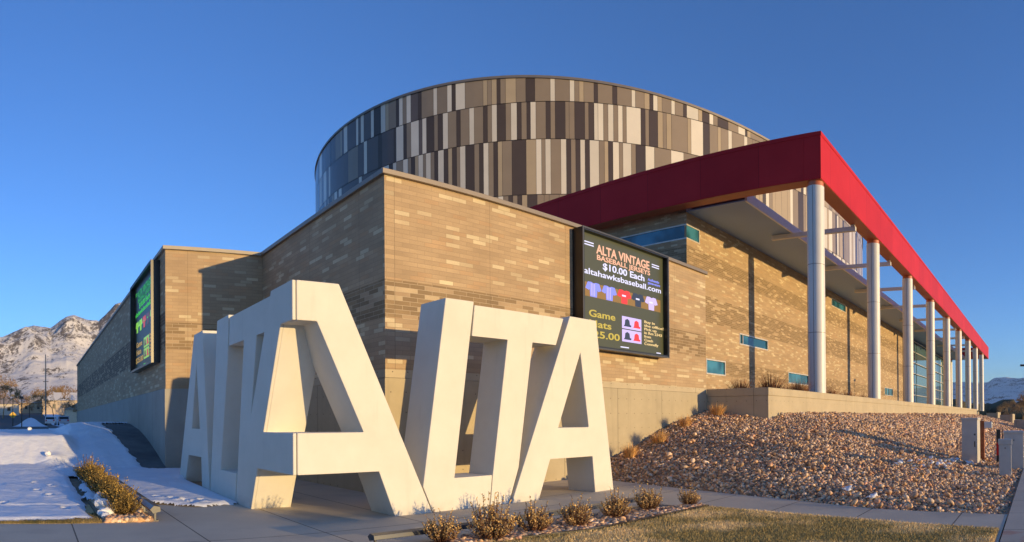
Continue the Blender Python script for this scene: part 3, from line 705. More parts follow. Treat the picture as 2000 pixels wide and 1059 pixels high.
# ------------------------------------------------------------------ shrubs and tufts
M['twig'] = attr_mat('shrub twigs', .85, .1, 5, spec=.2)
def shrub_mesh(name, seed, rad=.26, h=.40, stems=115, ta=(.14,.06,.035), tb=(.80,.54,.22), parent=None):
    r = np.random.default_rng(seed); V = []; F = []; T = []
    SV = []; SF = []; ST = []
    for k in range(stems):
        a = r.random()*6.28; rr = rad*r.random()**.6; ln = h*(.55+.5*r.random()) if r.random() > .05 else h*1.35
        top = np.array([math.cos(a)*rr*1.15, math.sin(a)*rr*1.15, ln*(1-.35*(rr/rad)**2)]); b0 = np.array([math.cos(a)*rr*.25, math.sin(a)*rr*.25, 0])
        mid = (b0+top)/2+np.array([math.cos(a), math.sin(a), -.2])*rr*.12
        w_ = .0028
        for p, q in ((b0, mid), (mid, top)):
            for dx in ((w_, 0), (0, w_)):
                i = len(SV); d = np.array([dx[0], dx[1], 0]); SV += [p-d, p+d, q+d, q-d]; SF.append((i, i+1, i+2, i+3)); ST += [np.array(ta)*1.3]*4
        nl = int(13+r.random()*8)
        for j in range(nl):
            t = .22+.78*(j+r.random())/nl; c = mid+(top-mid)*((t-.5)*2) if t > .5 else b0+(mid-b0)*(t*2)
            az = r.random()*6.28; up = .5+.6*r.random(); L = .022+.018*r.random(); d = np.array([math.cos(az), math.sin(az), up]); d /= np.linalg.norm(d)
            sd = np.cross(d, r.normal(size=3)); sd /= np.linalg.norm(sd)+1e-9
            i = len(V); V += [c, c+d*L*.5+sd*L*.30, c+d*L, c+d*L*.5-sd*L*.30]; F.append((i, i+1, i+2, i+3))
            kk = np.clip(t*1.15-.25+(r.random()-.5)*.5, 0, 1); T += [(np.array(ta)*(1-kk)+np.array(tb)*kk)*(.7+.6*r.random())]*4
    root = bpy.data.objects.new(name, None); COL.objects.link(root)
    fast_mesh('stems', np.array(SV), np.array(SF), M['twig'], root, tone=np.array(ST)); fast_mesh('leaves', np.array(V), np.array(F), M['twig'], root, tone=np.array(T))
    return root
def dup(root, name=None):
    r = root.copy(); COL.objects.link(r)
    for ch in list(root.children):
        c = ch.copy(); COL.objects.link(c); c.parent = r
        for gch in list(ch.children): d = gch.copy(); COL.objects.link(d); d.parent = c
    return r
protos = [shrub_mesh('shrub', s_) for s_ in (1, 2, 3)]; used = [False]*3
def place(protos, used, k, loc, sc_, rz, label, cat, group):
    o = protos[k] if not used[k] else dup(protos[k]); used[k] = True
    o.location = loc; o.scale = (sc_, sc_, sc_) if isinstance(sc_, (int, float)) else sc_; o.rotation_euler = (0, 0, rz); return tag(o, label, cat, group)
ordn = ['at the left end of the rock bed', 'broad and dark, second from the left in the rock bed', 'third from the left, in front of the letter L', 'fourth from the left, in front of the gap between T and A', 'fifth from the left, in front of the last letter A', 'second from the right, tallest by the end of the light fittings', 'rightmost and smallest, where the rock bed ends']
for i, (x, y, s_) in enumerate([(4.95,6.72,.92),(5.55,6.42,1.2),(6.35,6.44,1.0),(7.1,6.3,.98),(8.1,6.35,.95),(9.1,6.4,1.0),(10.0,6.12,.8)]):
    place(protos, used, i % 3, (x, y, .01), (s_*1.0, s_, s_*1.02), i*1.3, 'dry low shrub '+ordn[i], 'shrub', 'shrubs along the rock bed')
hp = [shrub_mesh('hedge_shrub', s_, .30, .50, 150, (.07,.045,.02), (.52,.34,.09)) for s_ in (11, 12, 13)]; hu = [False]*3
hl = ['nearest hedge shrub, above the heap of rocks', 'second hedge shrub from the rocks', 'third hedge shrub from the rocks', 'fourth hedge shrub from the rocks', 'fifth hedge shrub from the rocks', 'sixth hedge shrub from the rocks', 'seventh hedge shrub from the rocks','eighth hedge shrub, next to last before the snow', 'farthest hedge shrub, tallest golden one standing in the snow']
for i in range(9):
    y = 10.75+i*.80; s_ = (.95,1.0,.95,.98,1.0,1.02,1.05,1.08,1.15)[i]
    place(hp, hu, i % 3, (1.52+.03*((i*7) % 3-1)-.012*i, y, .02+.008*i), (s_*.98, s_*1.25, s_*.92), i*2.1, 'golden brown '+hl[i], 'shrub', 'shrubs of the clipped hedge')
def tuft_mesh(name, seed, r0=.11, h=.31, n=300, tone=(.74,.44,.17)):
    r = np.random.default_rng(seed); a = r.random(n)*6.28; rr = r0*r.random(n)**.5; out = (r.random(n)**.7)*1.15
    b = np.stack([np.cos(a)*rr, np.sin(a)*rr, 0*a], 1); hh = h*(.5+.6*r.random(n))
    d = np.stack([np.cos(a)*out*hh*.75, np.sin(a)*out*hh*.75, hh*(1-.3*out)], 1); m_ = b+d*.55+np.stack([0*a, 0*a, hh*.08], 1); t = b+d
    w_ = np.stack([-np.sin(a), np.cos(a), 0*a], 1)*.0035
    V = np.stack([b-w_, b+w_, m_+w_*.8, m_-w_*.8, t, t+w_*.3], 1).reshape(-1, 3); k = np.arange(n)[:, None]*6
    F = np.concatenate([k+np.array([[0,1,2,3]]), k+np.array([[3,2,5,4]])]); T = np.repeat(np.array(tone)[None]*(.55+.8*r.random((n, 1))), 6, 0)
    return fast_mesh(name, V, F, M['twig'], tone=T)
tp = [tuft_mesh('grass_tuft', s_) for s_ in (21, 22)]; tu = [False, False]
for i, (x, y, s_, l_) in enumerate([(19.75,10.9,1.55,'orange ornamental grass tuft at the top of the gravel by the planter corner'),(17.75,11.0,1.35,'flat orange grass tuft second down the slope by the concrete wall'),(16.15,10.95,1.5,'bright orange grass tuft third down the slope, middle of the concrete wall'),(14.75,11.0,1.45,'orange grass tuft lowest on the slope, right beside the last letter A')]):
    o = tp[i % 2] if not tu[i % 2] else tp[i % 2].copy()
    if tu[i % 2]: COL.objects.link(o)
    tu[i % 2] = True; o.location = (x, y, float(ground_z(x, y))-.02); o.scale = (s_,)*3; o.rotation_euler = (0, 0, i); tag(o, l_, 'grass tuft', 'orange grass tufts along the concrete wall')
pt = [tuft_mesh('planter_grass', s_, .16, .42, 420, (.28,.12,.06)) for s_ in (31, 32)]; pu = [False, False]
plab = ['at the left end, against the brick wall', 'dark clump second from the left end', 'third from the left, just before the first column','low one behind the first column','between the first and second columns, left one','between the first and second columns, middle one','between the first and second columns, right one','just left of the second column','past the second column']
for i, (x, y, s_) in enumerate([(25.3,12.8,1.3),(25.0,11.2,1.5),(25.2,10.0,1.1),(27.6,11.4,1.0),(31.5,11.8,1.2),(32.7,12.0,1.4),(34.0,11.6,1.3),(35.4,11.0,1.1),(41.5,11.8,1.1)]):
    o = pt[i % 2] if not pu[i % 2] else pt[i % 2].copy()
    if pu[i % 2]: COL.objects.link(o)
    pu[i % 2] = True; o.location = (x, y, 2.5); o.scale = (s_*1.5, s_*1.5, s_*1.9); o.rotation_euler = (0, 0, i*2); tag(o, 'reddish brown ornamental grass in the planter, '+plab[i], 'ornamental grass', 'ornamental grasses in the planter')

# ------------------------------------------------------------------ linear lights
def lightbar(x, y, rz, label, L=1.15):
    t = thing('linear_light', label, 'light fixture', 'low linear lights aimed at the letters', (x, y, 0), rz); t.scale = (1, 1, 1) if y < 8 else (1, 1.1, 1.35)
    m = MB(); pts = [(-.08,.115),(.04,.09),(.09,.14),(.03,.186),(-.07,.172)]
    m.poly_extrude(pts, -L/2, L/2, 'X') ; o = m.build('housing', M['light_fix'], t, bevel=.004)
    for s_ in (-1, 1):
        m = MB(); m.box(s_*(L/2-.06)-.012, s_*(L/2-.06)+.012, -.014, .014, -.02, .115); m.build('post', M['light_fix'], t)
        m = MB(); m.box(s_*(L/2-.06)-.05, s_*(L/2-.06)+.05, -.045, .045, -.0, .012); m.build('foot_plate', M['light_fix'], t)
    return t
rl = ['leftmost of the row in front of the letters', 'second from the left in front of the letters', 'third from the left in front of the letter L', 'fourth from the left in front of the letter T', 'rightmost, at the end of the rock bed']
for i in range(5): lightbar(4.62+i*1.22, 7.0-.02*i, R(0), 'grey linear light fixture '+rl[i])
ll = ['nearest the walk, beside the rock heap', 'second from the walk', 'third from the walk', 'fourth from the walk, snow on it', 'farthest, half hidden by the hedge']
for i in range(5): lightbar(1.95, 10.8+i*1.22, R(90), 'grey linear light fixture beside the hedge, '+ll[i])

# ------------------------------------------------------------------ LED signs
def text(body, size, loc, mat, parent, rot, bold=.0, sx=1., align='LEFT', name='lettering', ext=.0):
    cu = bpy.data.curves.new(name, 'FONT'); cu.body = body; cu.size = size; cu.offset = bold; cu.align_x = align; cu.extrude = .004; cu.resolution_u = 3
    to = bpy.data.objects.new(name, cu); COL.objects.link(to); dg = bpy.context.evaluated_depsgraph_get(); dg.update()
    me = bpy.data.meshes.new_from_object(to.evaluated_get(dg)); bpy.data.objects.remove(to); me.name = name; me.materials.clear(); me.materials.append(mat)
    wd = max((v.co.x for v in me.vertices), default=0)-min((v.co.x for v in me.vertices), default=0)
    o = link(name, me, parent); o.location = loc; o.rotation_euler = rot; o.scale = ((sx/wd if sx > 0 and wd else 1), 1, 1); return o
def ledsign(root, W, H, D, pal, strength):
    """local frame: x across, z up, front towards -y, origin at lower left of the front plane"""
    m = MB(); rim = .07
    m.box(0, W, D*.98, D, 0, H); m.box(0, rim, 0, D*.98, 0, H); m.box(W-rim, W, 0, D*.98, 0, H); m.box(rim, W-rim, 0, D*.98, 0, rim); m.box(rim, W-rim, 0, D*.98, H-rim, H)
    h = m.build('housing', M['black'], root)
    m = MB()
    m.box(-.012, .03, -.015, 0, -.012, H+.012); m.box(W-.03, W+.012, -.015, 0, -.012, H+.012); m.box(.03, W-.03, -.015, 0, -.012, .03); m.box(.03, W-.03, -.015, 0, H-.03, H+.012)
    m.build('trim', M['grey_frame'], root)
    m = MB(); y0 = .17
    m.box(rim, W-rim, y0, y0+.03, rim, H-rim); scn = m.build('screen', emis('screen '+pal['n'], pal['bg'], strength), root)
    SW = W-2*rim; SH = H-2*rim
    E_ = {k: emis('led %s %s' % (pal['n'], k), v, strength) for k, v in pal.items() if k not in ('n', 'bg')}
    def T(body, u, v, wid, hgt, col, bold=.0): # v = baseline
        text(body, hgt*SH*1.38, (rim+u*SW, y0-.006, H-rim-v*SH), E_[col], scn, (R(90), 0, 0), bold, wid*SW)
    def Q(u0, u1, v0, v1, col, name='picture', dy=.004, poly=None):
        m = MB()
        if poly is None: poly = [(0,0),(1,0),(1,1),(0,1)]
        pts = [(rim+(u0+(u1-u0)*a)*SW, H-rim-(v1+(v0-v1)*b)*SH) for a, b in poly]
        m.poly_extrude(pts, y0-dy-.003, y0-dy, 'Y'); return m.build(name, E_[col], scn)
    for v in (.075, .098): Q(.045, .145, v, v+.010, 'white', 'dash'); Q(.845, .945, v+.012, v+.022, 'white', 'dash')
    T('ALTA VINTAGE', .175, .155, .64, .082, 'title', .008); T('BASEBALL JERSEYS', .175, .212, .64, .046, 'title', .003)
    T('$10.00 Each', .24, .287, .50, .062, 'white', .004); T('altahawksbaseball.com', .04, .362, .925, .054, 'white', .002)
    T('Authentic', .79, .268, .155, .026, 'blue', .002); T('game-worn', .79, .300, .165, .026, 'blue', .002)
    J = [(.30,0),(.70,0),(.72,.5),(.78,.42),(.98,.52),(.84,.98),(.64,1),(.5,.93),(.36,1),(.16,.98),(.02,.52),(.22,.42),(.28,.5)]
    Q(.05, .96, .435, .56, 'amber', 'picture_band', .001)
    for i, (u, c_) in enumerate(((.05,'blue'),(.225,'blue'),(.40,'red'),(.57,'navy'),(.745,'lilac'))):
        Q(u, u+.178, .428, .558, c_, 'jersey', .006, J)
        Q(u+.06, u+.105, .475, .49, 'white', 'jersey_mark', .012) if i > 1 else [Q(u+.06+.018*k, u+.066+.018*k, .44, .55, 'lilac', 'stripe', .012) for k in range(3)]
    T('Game', .085, .735, .29, .064, 'gold', .004); T('Hats', .085, .825, .24, .064, 'gold', .004); T('$25.00', .055, .918, .37, .064, 'gold', .004)
    C = [(.08,.12),(.92,.12),(.98,.28),(.80,.34),(.74,.78),(.5,.92),(.26,.78),(.2,.3)]
    for v in (.675, .80):
        Q(.46, .70, v, v+.115, 'lilac', 'picture', .001); Q(.47, .575, v+.012, v+.105, 'navy', 'cap', .006, C); Q(.585, .69, v+.012, v+.105, 'red', 'cap', .006, C)
    for i, l_ in enumerate(('Buy in', 'the office!', 'Pick up', 'in Rm 2343', 'from', 'Coach', 'Connelly')):
        T(l_, .735, .70+.036*i, .025*len(l_)-.01, .026, 'gold2', .002)
    Q(.44, .54, .965, .975, 'white', 'dash'); Q(.90, .96, .975, .985, 'white', 'dash')
s1 = thing('led_sign', 'big outdoor screen on the sunlit brick wall advertising vintage baseball jerseys', 'electronic sign', None, (13.12, 11.34, 3.60))
ledsign(s1, 4.22, 3.28, MY-11.34-.005, {'n': 'east', 'bg': (.062,.058,.022), 'title': (.80,.42,.27), 'white': (.70,.70,.95), 'blue': (.22,.25,.85), 'red': (.80,.03,.03), 'navy': (.02,.03,.06), 'lilac': (.55,.45,.85), 'amber': (.26,.13,.02), 'gold': (.50,.37,.05), 'gold2': (.70,.50,.22)}, .62)
s2 = thing('led_sign', 'dark screen with green text mounted on the shaded left wall', 'electronic sign', None, (3.69, 24.45, 3.52), R(-90))
ledsign(s2, 4.45, 3.28, LX-3.69-.005, {'n': 'west', 'bg': (.004,.006,.004), 'title': (.02,.30,.03), 'white': (.05,.55,.05), 'blue': (.28,.75,.05), 'red': (.60,.04,.02), 'navy': (.10,.02,.02), 'lilac': (.30,.60,.06), 'amber': (.01,.02,.01), 'gold': (.45,.28,.06), 'gold2': (.50,.30,.08)}, .42)

# ------------------------------------------------------------------ utility boxes, posts, lamp (right)
def gz(x, y): return float(ground_z(x, y))
def cabinet(x, y, wx, wy, h, rz, label, two=True, lid=False):
    t = thing('utility_cabinet', label, 'utility cabinet', None, (x, y, gz(x, y)-.1), rz)
    m = MB(); m.box(-wx/2, wx/2, -wy/2, wy/2, 0, h); m.build('body', M['cabinet'], t, bevel=.012)
    m = MB(); m.box(-wx/2-.02, wx/2+.02, -wy/2-.02, wy/2+.02, h-.06 if not lid else h-.14, h+.012); m.build('lid', M['cabinet'], t, bevel=.012)
    if two:
        m = MB(); m.box(-wx/2-.012, -wx/2-.001, -wy/2+.04, wy/2-.04, .28, h*.70); d = m.build('door', M['cabinet'], t, bevel=.004)
        m = MB(); m.box(-wx/2-.03, -wx/2-.013, -wy/2+.07, -wy/2+.10, h*.38, h*.50); m.build('handle', M['black'], d)
        m = MB(); m.box(-wx/2-.02, -wx/2-.002, -wy/2+.06, -wy/2+.11, h*.63, h*.665); m.build('lock', M['black'], t)
    else:
        m = MB(); m.tube((-wx/2-.01, 0, h*.78), (-wx/2-.001, 0, h*.78), .022); m.build('lock', M['coping'], t)
    return t
cabinet(20.9, 2.28, .55, .52, 1.5, R(-4), 'tall grey green electrical cabinet with a handle, standing in the gravel')
cabinet(17.6, .98, .30, .34, 1.05, R(4), 'small narrow pale pedestal box nearest the sidewalk', two=False, lid=True)
cabinet(20.2, .86, .85, .60, 1.22, R(4), 'wide grey box cabinet behind the small pedestal', two=False)
t = thing('wooden_post', 'rough orange brown timber post with a white meter box on top', 'post', None, (22.6, 2.07, gz(22.6, 2.07)-.1))
m = MB(); m.box(-.07, .07, -.085, .085, 0, 1.46); m.build('post', M['wood'], t, bevel=.01)
m = MB(); m.box(-.12, .12, -.36, -.09, 1.2, 1.42); m.build('meter_box', M['white_paint'], t, bevel=.01)
t = thing('marker_post', 'dark slim steel post with a red band beside the cabinets', 'post', None, (22.0, 1.5, gz(22.0, 1.5)-.1))
m = MB(); m.box(-.05, .05, -.12, .02, 0, 1.2); m.box(-.02, .02, -.2, -.17, 0, 1.28); m.build('post', M['black'], t)
m = MB(); m.box(-.052, .052, -.06, .022, .32, .75); m.build('red_band', M['red'], t)
t = thing('red_pipe', 'thin red utility pipe at the right edge beside the sidewalk', 'pipe', None, (20.6, .62, 0))
m = MB(); m.tube((0,0,-.1), (0,0,.95), .04); m.build('pipe', M['red'], t)
t = thing('street_lamp', 'tall thin lamp post with a flat dark head beyond the cabinets', 'street lamp', None, (60, 1.42, 0))
m = MB(); m.tube((0,0,-.2), (0,0,6.35), .07, .05, 12); m.build('pole', M['coping'], t)
m = MB(); m.box(-.25, .25, -.1, .42, 6.3, 6.46); m.build('lamp_head', M['black'], t)
for i, (x, y0, y1, zt, l_) in enumerate([(110,7.3,9.3,2.25,'farthest dark retaining wall beside the planter end'),(90,3.9,5.7,1.85,'middle dark retaining wall down the slope'),(70,-.6,2.9,1.2,'nearest dark retaining wall by the lamp post')]):
    t = thing('retaining_wall', l_, 'retaining wall', 'stepped retaining walls', (x, y0, -.5)); m = MB(); m.box(0, .3, .3, y1-y0, 0, zt+.5); m.build('wall', M['conc_left'], t)
    m = MB(); m.box(-.1, 8, 0, .3, 0, zt+.62); m.build('end_pier', M['conc_planter'], t)
# ------------------------------------------------------------------ street, cars, poles (left)
g = G('asphalt', .9); g.col(g.mix(g.rng(g.noise(.4, 6), .35, .65, 0, 1), (.04,.04,.042), (.065,.062,.06))); M['asphalt'] = g.m
struct(grid_mesh('road', np.linspace(-16, 3.2, 12), nonuni([(50,130,20),(130,600,40)]), lambda X, Y: ground_z(X, Y)+.02-.0*X, M['asphalt']))
M['farsnow'] = plain('distant snow', (.75,.75,.78), .7, var=.15, scale=.3)
struct(grid_mesh('snow_verge', np.linspace(3.3, 9, 8), nonuni([(60,130,20),(130,400,30)]), lambda X, Y: ground_z(X, Y)+.04, M['farsnow']))
def car(x, y, rz, label, paint):
    t = thing('parked_car', label, 'car', 'cars parked beyond the snow bank', (x, y, float(ground_z(x, y))), rz)
    pm = plain('car paint', paint, .25, .1, var=.02); L, Wd = 4.6, .92
    prof = [(-2.3,.35),(2.3,.35),(2.32,.75),(2.1,.95),(1.15,1.02),(.55,1.6),(-1.7,1.66),(-2.2,1.1),(-2.32,.8)]
    m = MB(); m.poly_extrude(prof, -Wd, Wd, 'Y'); m.build('body', pm, t, bevel=.06)
    m = MB(); gp = [(1.0,1.06),(.52,1.52),(-1.6,1.58),(-2.0,1.12)]; m.poly_extrude(gp, -Wd-.004, Wd+.004, 'Y'); m.build('side_windows', M['glass'], t)
    m = MB(); m.quad((-1.745,-.75,1.6),(-1.745,.75,1.6),(-2.2,.82,1.14),(-2.2,-.82,1.14)); m.build('rear_window', M['black'], t)
    for sx in (-1.4, 1.42):
        for sy in (-.86, .86): m = MB(); m.tube((sx, sy-.1, .34), (sx, sy+.1, .34), .34, n=18); m.build('wheel', M['black'], t)
    for sy in (-.7, .7): m = MB(); m.box(-2.36, -2.28, sy-.12, sy+.12, .8, 1.05); m.build('tail_light', M['red'], t)
car(5.0, 112, R(90), 'silver car parked with its back to us, in front of the other', (.42,.42,.43)); car(3.0, 119, R(84), 'white car half hidden beside the silver one', (.7,.7,.7))
def pole(x, y, h, r, label, arm=False):
    t = thing('street_pole', label, 'pole', None, (x, y, float(ground_z(x, y))-.3)); m = MB(); m.tube((0,0,0), (0,0,h+.3), r, r*.6, 8); m.build('pole', M['dark_metal'] if not arm else M['coping'], t)
    if arm: m = MB(); m.box(-.6, .6, -.08, .08, h*.62, h*.62+.12); m.build('cross_arm', M['dark_metal'], t)
    else: m = MB(); m.box(-.25, .25, -.25, .25, h+.2, h+.5); m.build('lamp_head', M['dark_metal'], t)
pole(2.3, 135, 14.5, .16, 'tall thin utility pole rising above the bare trees', True)
pole(-1.6, 78, 3.6, .07, 'short dark lamp pole left of the yellow sign'); pole(-3.3, 96, 4.6, .08, 'dark lamp pole nearest the left edge'); pole(-1.0, 118, 5.2, .08, 'dark lamp pole near the snow pile')
t = thing('road_sign', 'yellow diamond warning sign by the street', 'road sign', None, (-3.6, 105, 1.0)); m = MB(); m.tube((0,0,0), (0,0,1.8), .04, n=6); m.build('post', M['dark_metal'], t)
m = MB(); m.add([(0,-.05,1.3),(.6,-.05,1.9),(0,-.05,2.5),(-.6,-.05,1.9),(0,-.02,1.3),(.6,-.02,1.9),(0,-.02,2.5),(-.6,-.02,1.9)], [(0,1,2,3),(7,6,5,4),(0,4,5,1),(1,5,6,2),(2,6,7,3),(3,7,4,0)]); m.build('sign_plate', plain('yellow sign', (.75,.45,.03), .5), t)
def pile(X, Y): return ground_z(X, Y)+1.35*np.exp(-(((X+.6)/1.5)**2+((Y-92)/2.)**2))+.25*(fbm(X*1.3, Y*1.3, 4)-.5)*np.exp(-(((X+.6)/2)**2+((Y-92)/2.6)**2))-.06
o = grid_mesh('snow_pile', np.linspace(-5, 3.5, 50), np.linspace(87, 97, 50), pile, M['farsnow']); tag(o, 'ploughed heap of snow on the street in front of the cars', 'snow pile')
def house(x, y, wx, wy, h, rh, label, wall, roofc, rz=0):
    t = thing('house', label, 'house', None, (x, y, float(ground_z(x, y))-.5), rz)
    m = MB(); m.box(-wx/2, wx/2, -wy/2, wy/2, 0, h); m.build('wall', plain('house wall', wall, .8), t)
    m = MB(); e_ = .5; m.add([(-wx/2-e_,-wy/2-e_,h),(wx/2+e_,-wy/2-e_,h),(wx/2+e_,wy/2+e_,h),(-wx/2-e_,wy/2+e_,h),(-wx/2*.55,0,h+rh),(wx/2*.55,0,h+rh)], [(0,1,5,4),(1,2,5),(2,3,4,5),(3,0,4),(0,3,2,1)]); m.build('roof', plain('house roof', roofc, .9), t)
    for k in (-1, 0, 1): m = MB(); m.box(k*wx*.28-.6, k*wx*.28+.6, -wy/2-.04, -wy/2-.001, h*.45, h*.75); m.build('window', M['black'], t)
house(17.5, 190, 17, 10, 4.6, 2.2, 'cream house with a pale roof beside the corner of the brick building', (.62,.52,.36), (.35,.28,.2))
house(14, 265, 22, 12, 6, 3.5, 'larger house with a snowy gable behind the cream one', (.45,.36,.26), (.6,.58,.56)); house(-4, 300, 20, 12, 5, 3, 'low tan house left of the bare trees', (.5,.38,.24), (.5,.46,.42))
house(-14, 240, 16, 10, 4.5, 2.5, 'small pale house behind the yellow road sign', (.55,.5,.42), (.3,.25,.22)); house(3, 380, 24, 14, 6, 3.5, 'distant house between the bare trees', (.5,.42,.32), (.62,.6,.58))
# ------------------------------------------------------------------ trees
M['bark'] = attr_mat('bark', .9, .2, 3, spec=.1)
def tree_proto(name, seed, H=13, spread=.42, tone=(.30,.19,.10), depth=6, evergreen=False):
    r = random.Random(seed); TV = [[], []]; TF = [[], []]
    def seg(p, q, r0, r1, k):
        d = (q-p).normalized(); a = d.orthogonal().normalized(); b = d.cross(a); V = TV[k]; i = len(V)
        for c, rr in ((p, r0), (q, r1)):
            for j in range(3): t = 2.094*j; V.append(tuple(c+a*rr*math.cos(t)+b*rr*math.sin(t)))
        for j in range(3): TF[k].append((i+j, i+(j+1) % 3, i+3+(j+1) % 3, i+3+j))
    def grow(p, d, L, rad, lev):
        n = 2; q = p
        for _ in range(n):
            d = (d+Vector((r.gauss(0,.12), r.gauss(0,.12), .04))).normalized(); q2 = q+d*(L/n); seg(q, q2, rad, rad*.82, 0 if lev <= 0 else 1); q = q2; rad *= .82
        if lev >= depth: return
        for _ in range(3 if lev < 4 else 3):
            ax = d.orthogonal().normalized(); ax.rotate(__import__('mathutils').Quaternion(d, r.random()*6.28)); nd = (d+ax*r.uniform(.35, .95)*(1+spread)).normalized()
            grow(q, nd, L*r.uniform(.62, .85), max(rad*.66, .05), lev+1)
    grow(Vector((0,0,0)), Vector((0,0,1)), H*.24, H*.016, 0)
    root = bpy.data.objects.new(name, None); COL.objects.link(root)
    for k, nm in ((0, 'trunk'), (1, 'crown')):
        V = np.array(TV[k]); F = np.array(TF[k]); T = np.full((len(V), 3), tone)*(.8+.4*rng.random((len(V), 1))); fast_mesh(nm, V, F, M['bark'], root, tone=T)
    return root
tp_ = [tree_proto('bare_tree', s_, 13, .3, ((.34,.22,.12), (.30,.19,.10), (.38,.26,.13))[s_ % 3]) for s_ in (41, 42, 43)]; tu_ = [False]*3
def tree(i, x, y, s_, label, grp): place(tp_, tu_, i % 3, (x, y, float(ground_z(x, y))-.2), s_, i*1.7, label, 'tree', grp)
tl = [(17,170,.62,'small bare tree just left of the cream house'),(9.5,185,.8,'bare tree behind the two parked cars'),(6,205,1.0,'bare tree right of the tall utility pole'),(2.2,200,.85,'bare tree left of the tall utility pole'),(21,215,1.05,'bare tree rising over the cream house roof'),(26,240,1.1,'bare tree against the corner of the brick building'),(-9,180,1.1,'broad bare tree by the small house beyond the lamp poles'),(-12,215,1.3,'taller bare tree behind the broad one by the small house'),(16,280,1.3,'bare tree behind the snowy gabled house'),(9,300,1.3,'bare tree far up the street, right side'),(3,320,1.2,'bare tree far up the street, centre'),(-6,290,.9,'bare tree by the low tan house'),(26,310,1.4,'far bare tree behind the cream house'),(-14,330,1.2,'far bare tree above the left street lamps'),(12,360,1.5,'farthest bare tree under the mountain')]
for i, (x, y, s_, l_) in enumerate(tl): tree(i, x, y, s_, l_, 'bare trees along the street at left')
trr = [(122,1.0,.62,'bare orange brown tree right behind the nearest retaining wall'),(140,4.0,.6,'bare tree above the middle retaining wall'),(160,8.2,.55,'low bare tree beyond the end of the planter'),(118,-1.5,.75,'bare tree nearest the lamp post on its right side'),(200,9.5,.6,'far small bare tree between the mountain and the walls'),(230,6.0,.7,'distant bare tree behind the lamp post')]
for i, (x, y, s_, l_) in enumerate(trr): tree(i+1, x, y, s_, l_, 'bare trees beyond the retaining walls')
# far-off woods as one mass of low rounded crowns
def wood(name, n, fx, label, tones):
    p = np.array([fx() for _ in range(n)]); p[:, 2] = ground_z(p[:, 0], p[:, 1]); sz = 2.6+3.2*rng.random(n)
    v0, f0 = ico_np(2); V = []; Fs = []
    base = v0[None]*(1+.5*(rng.random((n, len(v0), 1))-.5))*sz[:, None, None]*np.array([1, 1, .9])+p[:, None, :]; base[..., 2] += sz[:, None]*.7
    F = f0[None]+(np.arange(n)*len(v0))[:, None, None]; T = np.repeat(np.array(tones)[rng.integers(0, len(tones), n)]*(.7+.6*rng.random((n, 1))), len(v0), 0)
    o = fast_mesh(name, base.reshape(-1, 3), F.reshape(-1, 3), M['bark'], tone=T); return tag(o, label, 'woodland', kind='stuff')
wood('far_wood', 900, lambda: (lambda y: (random.uniform(-.1, .13)*y, y, 0))(random.uniform(420, 1500)), 'brown leafless woodland below the snowy mountain', [(.20,.13,.07),(.25,.17,.09),(.15,.11,.06),(.3,.2,.1)])
wood('far_wood', 900, lambda: (lambda x: (x, random.uniform(-.06, .16)*x, 0))(random.uniform(260, 2200)), 'dark leafless woodland at the foot of the blue mountains', [(.17,.12,.07),(.12,.10,.06),(.22,.15,.08)])
# ------------------------------------------------------------------ mountains
g = G('mountain', .9, spec=.2)
at = g.n('Attribute', attribute_name='tone'); geo = g.n('NewGeometry'); nz = g.sep(geo.outputs['Normal'])[2]
n1 = g.noise(.011, 8, rough=.75); n2 = g.noise(.055, 4, rough=.8); hgt = g.sep(g.pos())[2]
f = g.math('ADD', g.math('MULTIPLY', n1, .9), g.math('ADD', g.math('MULTIPLY', n2, .8), g.math('MULTIPLY', nz, .25)))
mp = g.n('Mapping'); mp.inputs['Rotation'].default_value = (0, .7, .5); mp.inputs['Scale'].default_value = (.009, .0022, .0022); g.l(g.pos(), mp.inputs[0])
f = g.math('ADD', f, g.math('MULTIPLY', g.math('SUBTRACT', g.noise(1., 5, mp.outputs[0], .6), .5), .55))
f = g.math('ADD', f, g.rng(hgt, 150, 620, .03, -.05))
sm = g.rng(f, .965, 1.05, 0, 1); g.col(g.mix(sm, (.12,.10,.085), (.66,.63,.59))); M['mount'] = g.m
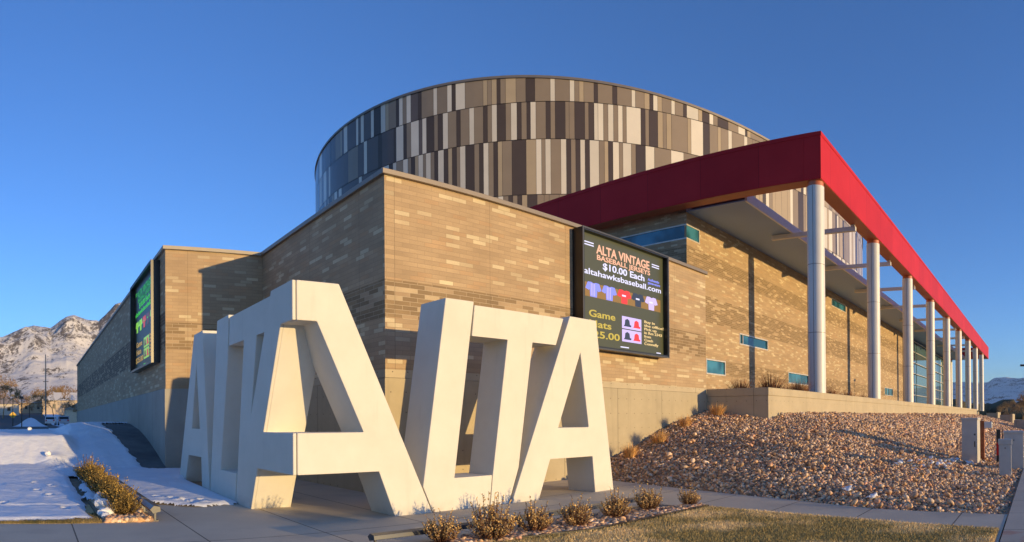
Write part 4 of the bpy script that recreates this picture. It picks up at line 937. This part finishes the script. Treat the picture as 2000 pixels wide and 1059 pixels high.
def mountain(name, a0, a1, r0, r1, prof, na, nr, base, foot):
    """terrain in rings about the valley: prof = [(azimuth, elevation)]"""
    A = np.linspace(a0, a1, na); U = np.linspace(0, 1, nr); AA, UU = np.meshgrid(A, U, indexing='ij'); RR = r0+(r1-r0)*UU
    X = RR*np.cos(AA); Y = RR*np.sin(AA)
    env = np.interp(AA, [p[0] for p in prof], [p[1] for p in prof])
    rd = fbm(X/base, Y/base, 7, .52, True); pk = sstep(0, .72, UU)
    H = 1.6+env*RR*pk*(1-.0*UU)*(1-sstep(.74, 1.15, UU)*.6)
    damp = .34*(1-.82*np.exp(-((UU-.72)/.07)**2))
    Z = foot+(H-foot)*(1-damp+damp*2*(rd-.28))
    Z = np.where(UU < .02, foot-20, Z)
    V = np.stack([X, Y, Z], -1).reshape(-1, 3); I, J = np.meshgrid(np.arange(na-1), np.arange(nr-1), indexing='ij'); k = (I*nr+J).ravel()
    F = np.stack([k, k+nr, k+nr+1, k+1], 1); return struct(fast_mesh(name, V, F, M['mount'], smooth=True))
az = lambda px: 1.6216-px/1250.
pl_ = [(az(x), (826-y)/1250.) for x, y in [(-400,700),(-150,660),(0,650),(40,632),(62,627),(95,634),(125,611),(140,607),(165,617),(190,622),(190,620),(212,602),(232,594),(300,596),(420,640),(600,700)]][::-1]
mountain('mountains', az(420), az(-300), 1900, 4700, pl_, 460, 220, 800., 30)
pr_ = [(az(x), (813.5-y)/1250.) for x, y in [(1500,760),(1700,750),(1780,748),(1870,744),(1900,748),(1925,747),(1938,737),(1962,735),(1985,738),(2010,736),(2100,745),(2300,760)]][::-1]
mountain('mountains', az(2300), az(1600), 5200, 9800, pr_, 420, 160, 1300., 20)
# ------------------------------------------------------------------ haze
m = MB(); m.box(-9500, 12500, -6500, 12500, -60, 830); hz = m.build('haze', M['black'], uv=False); hz.data.materials.clear()
hm = bpy.data.materials.new('haze'); hm.use_nodes = True; ht = hm.node_tree; ht.nodes.remove(ht.nodes['Principled BSDF'])
pv_ = ht.nodes.new('ShaderNodeVolumePrincipled'); pv_.inputs['Color'].default_value = (.62,.78,1,1); pv_.inputs['Density'].default_value = 3e-5; pv_.inputs['Anisotropy'].default_value = .0
ht.links.new(pv_.outputs[0], ht.nodes['Material Output'].inputs['Volume']); hz.data.materials.append(hm); tag(hz, kind='stuff')
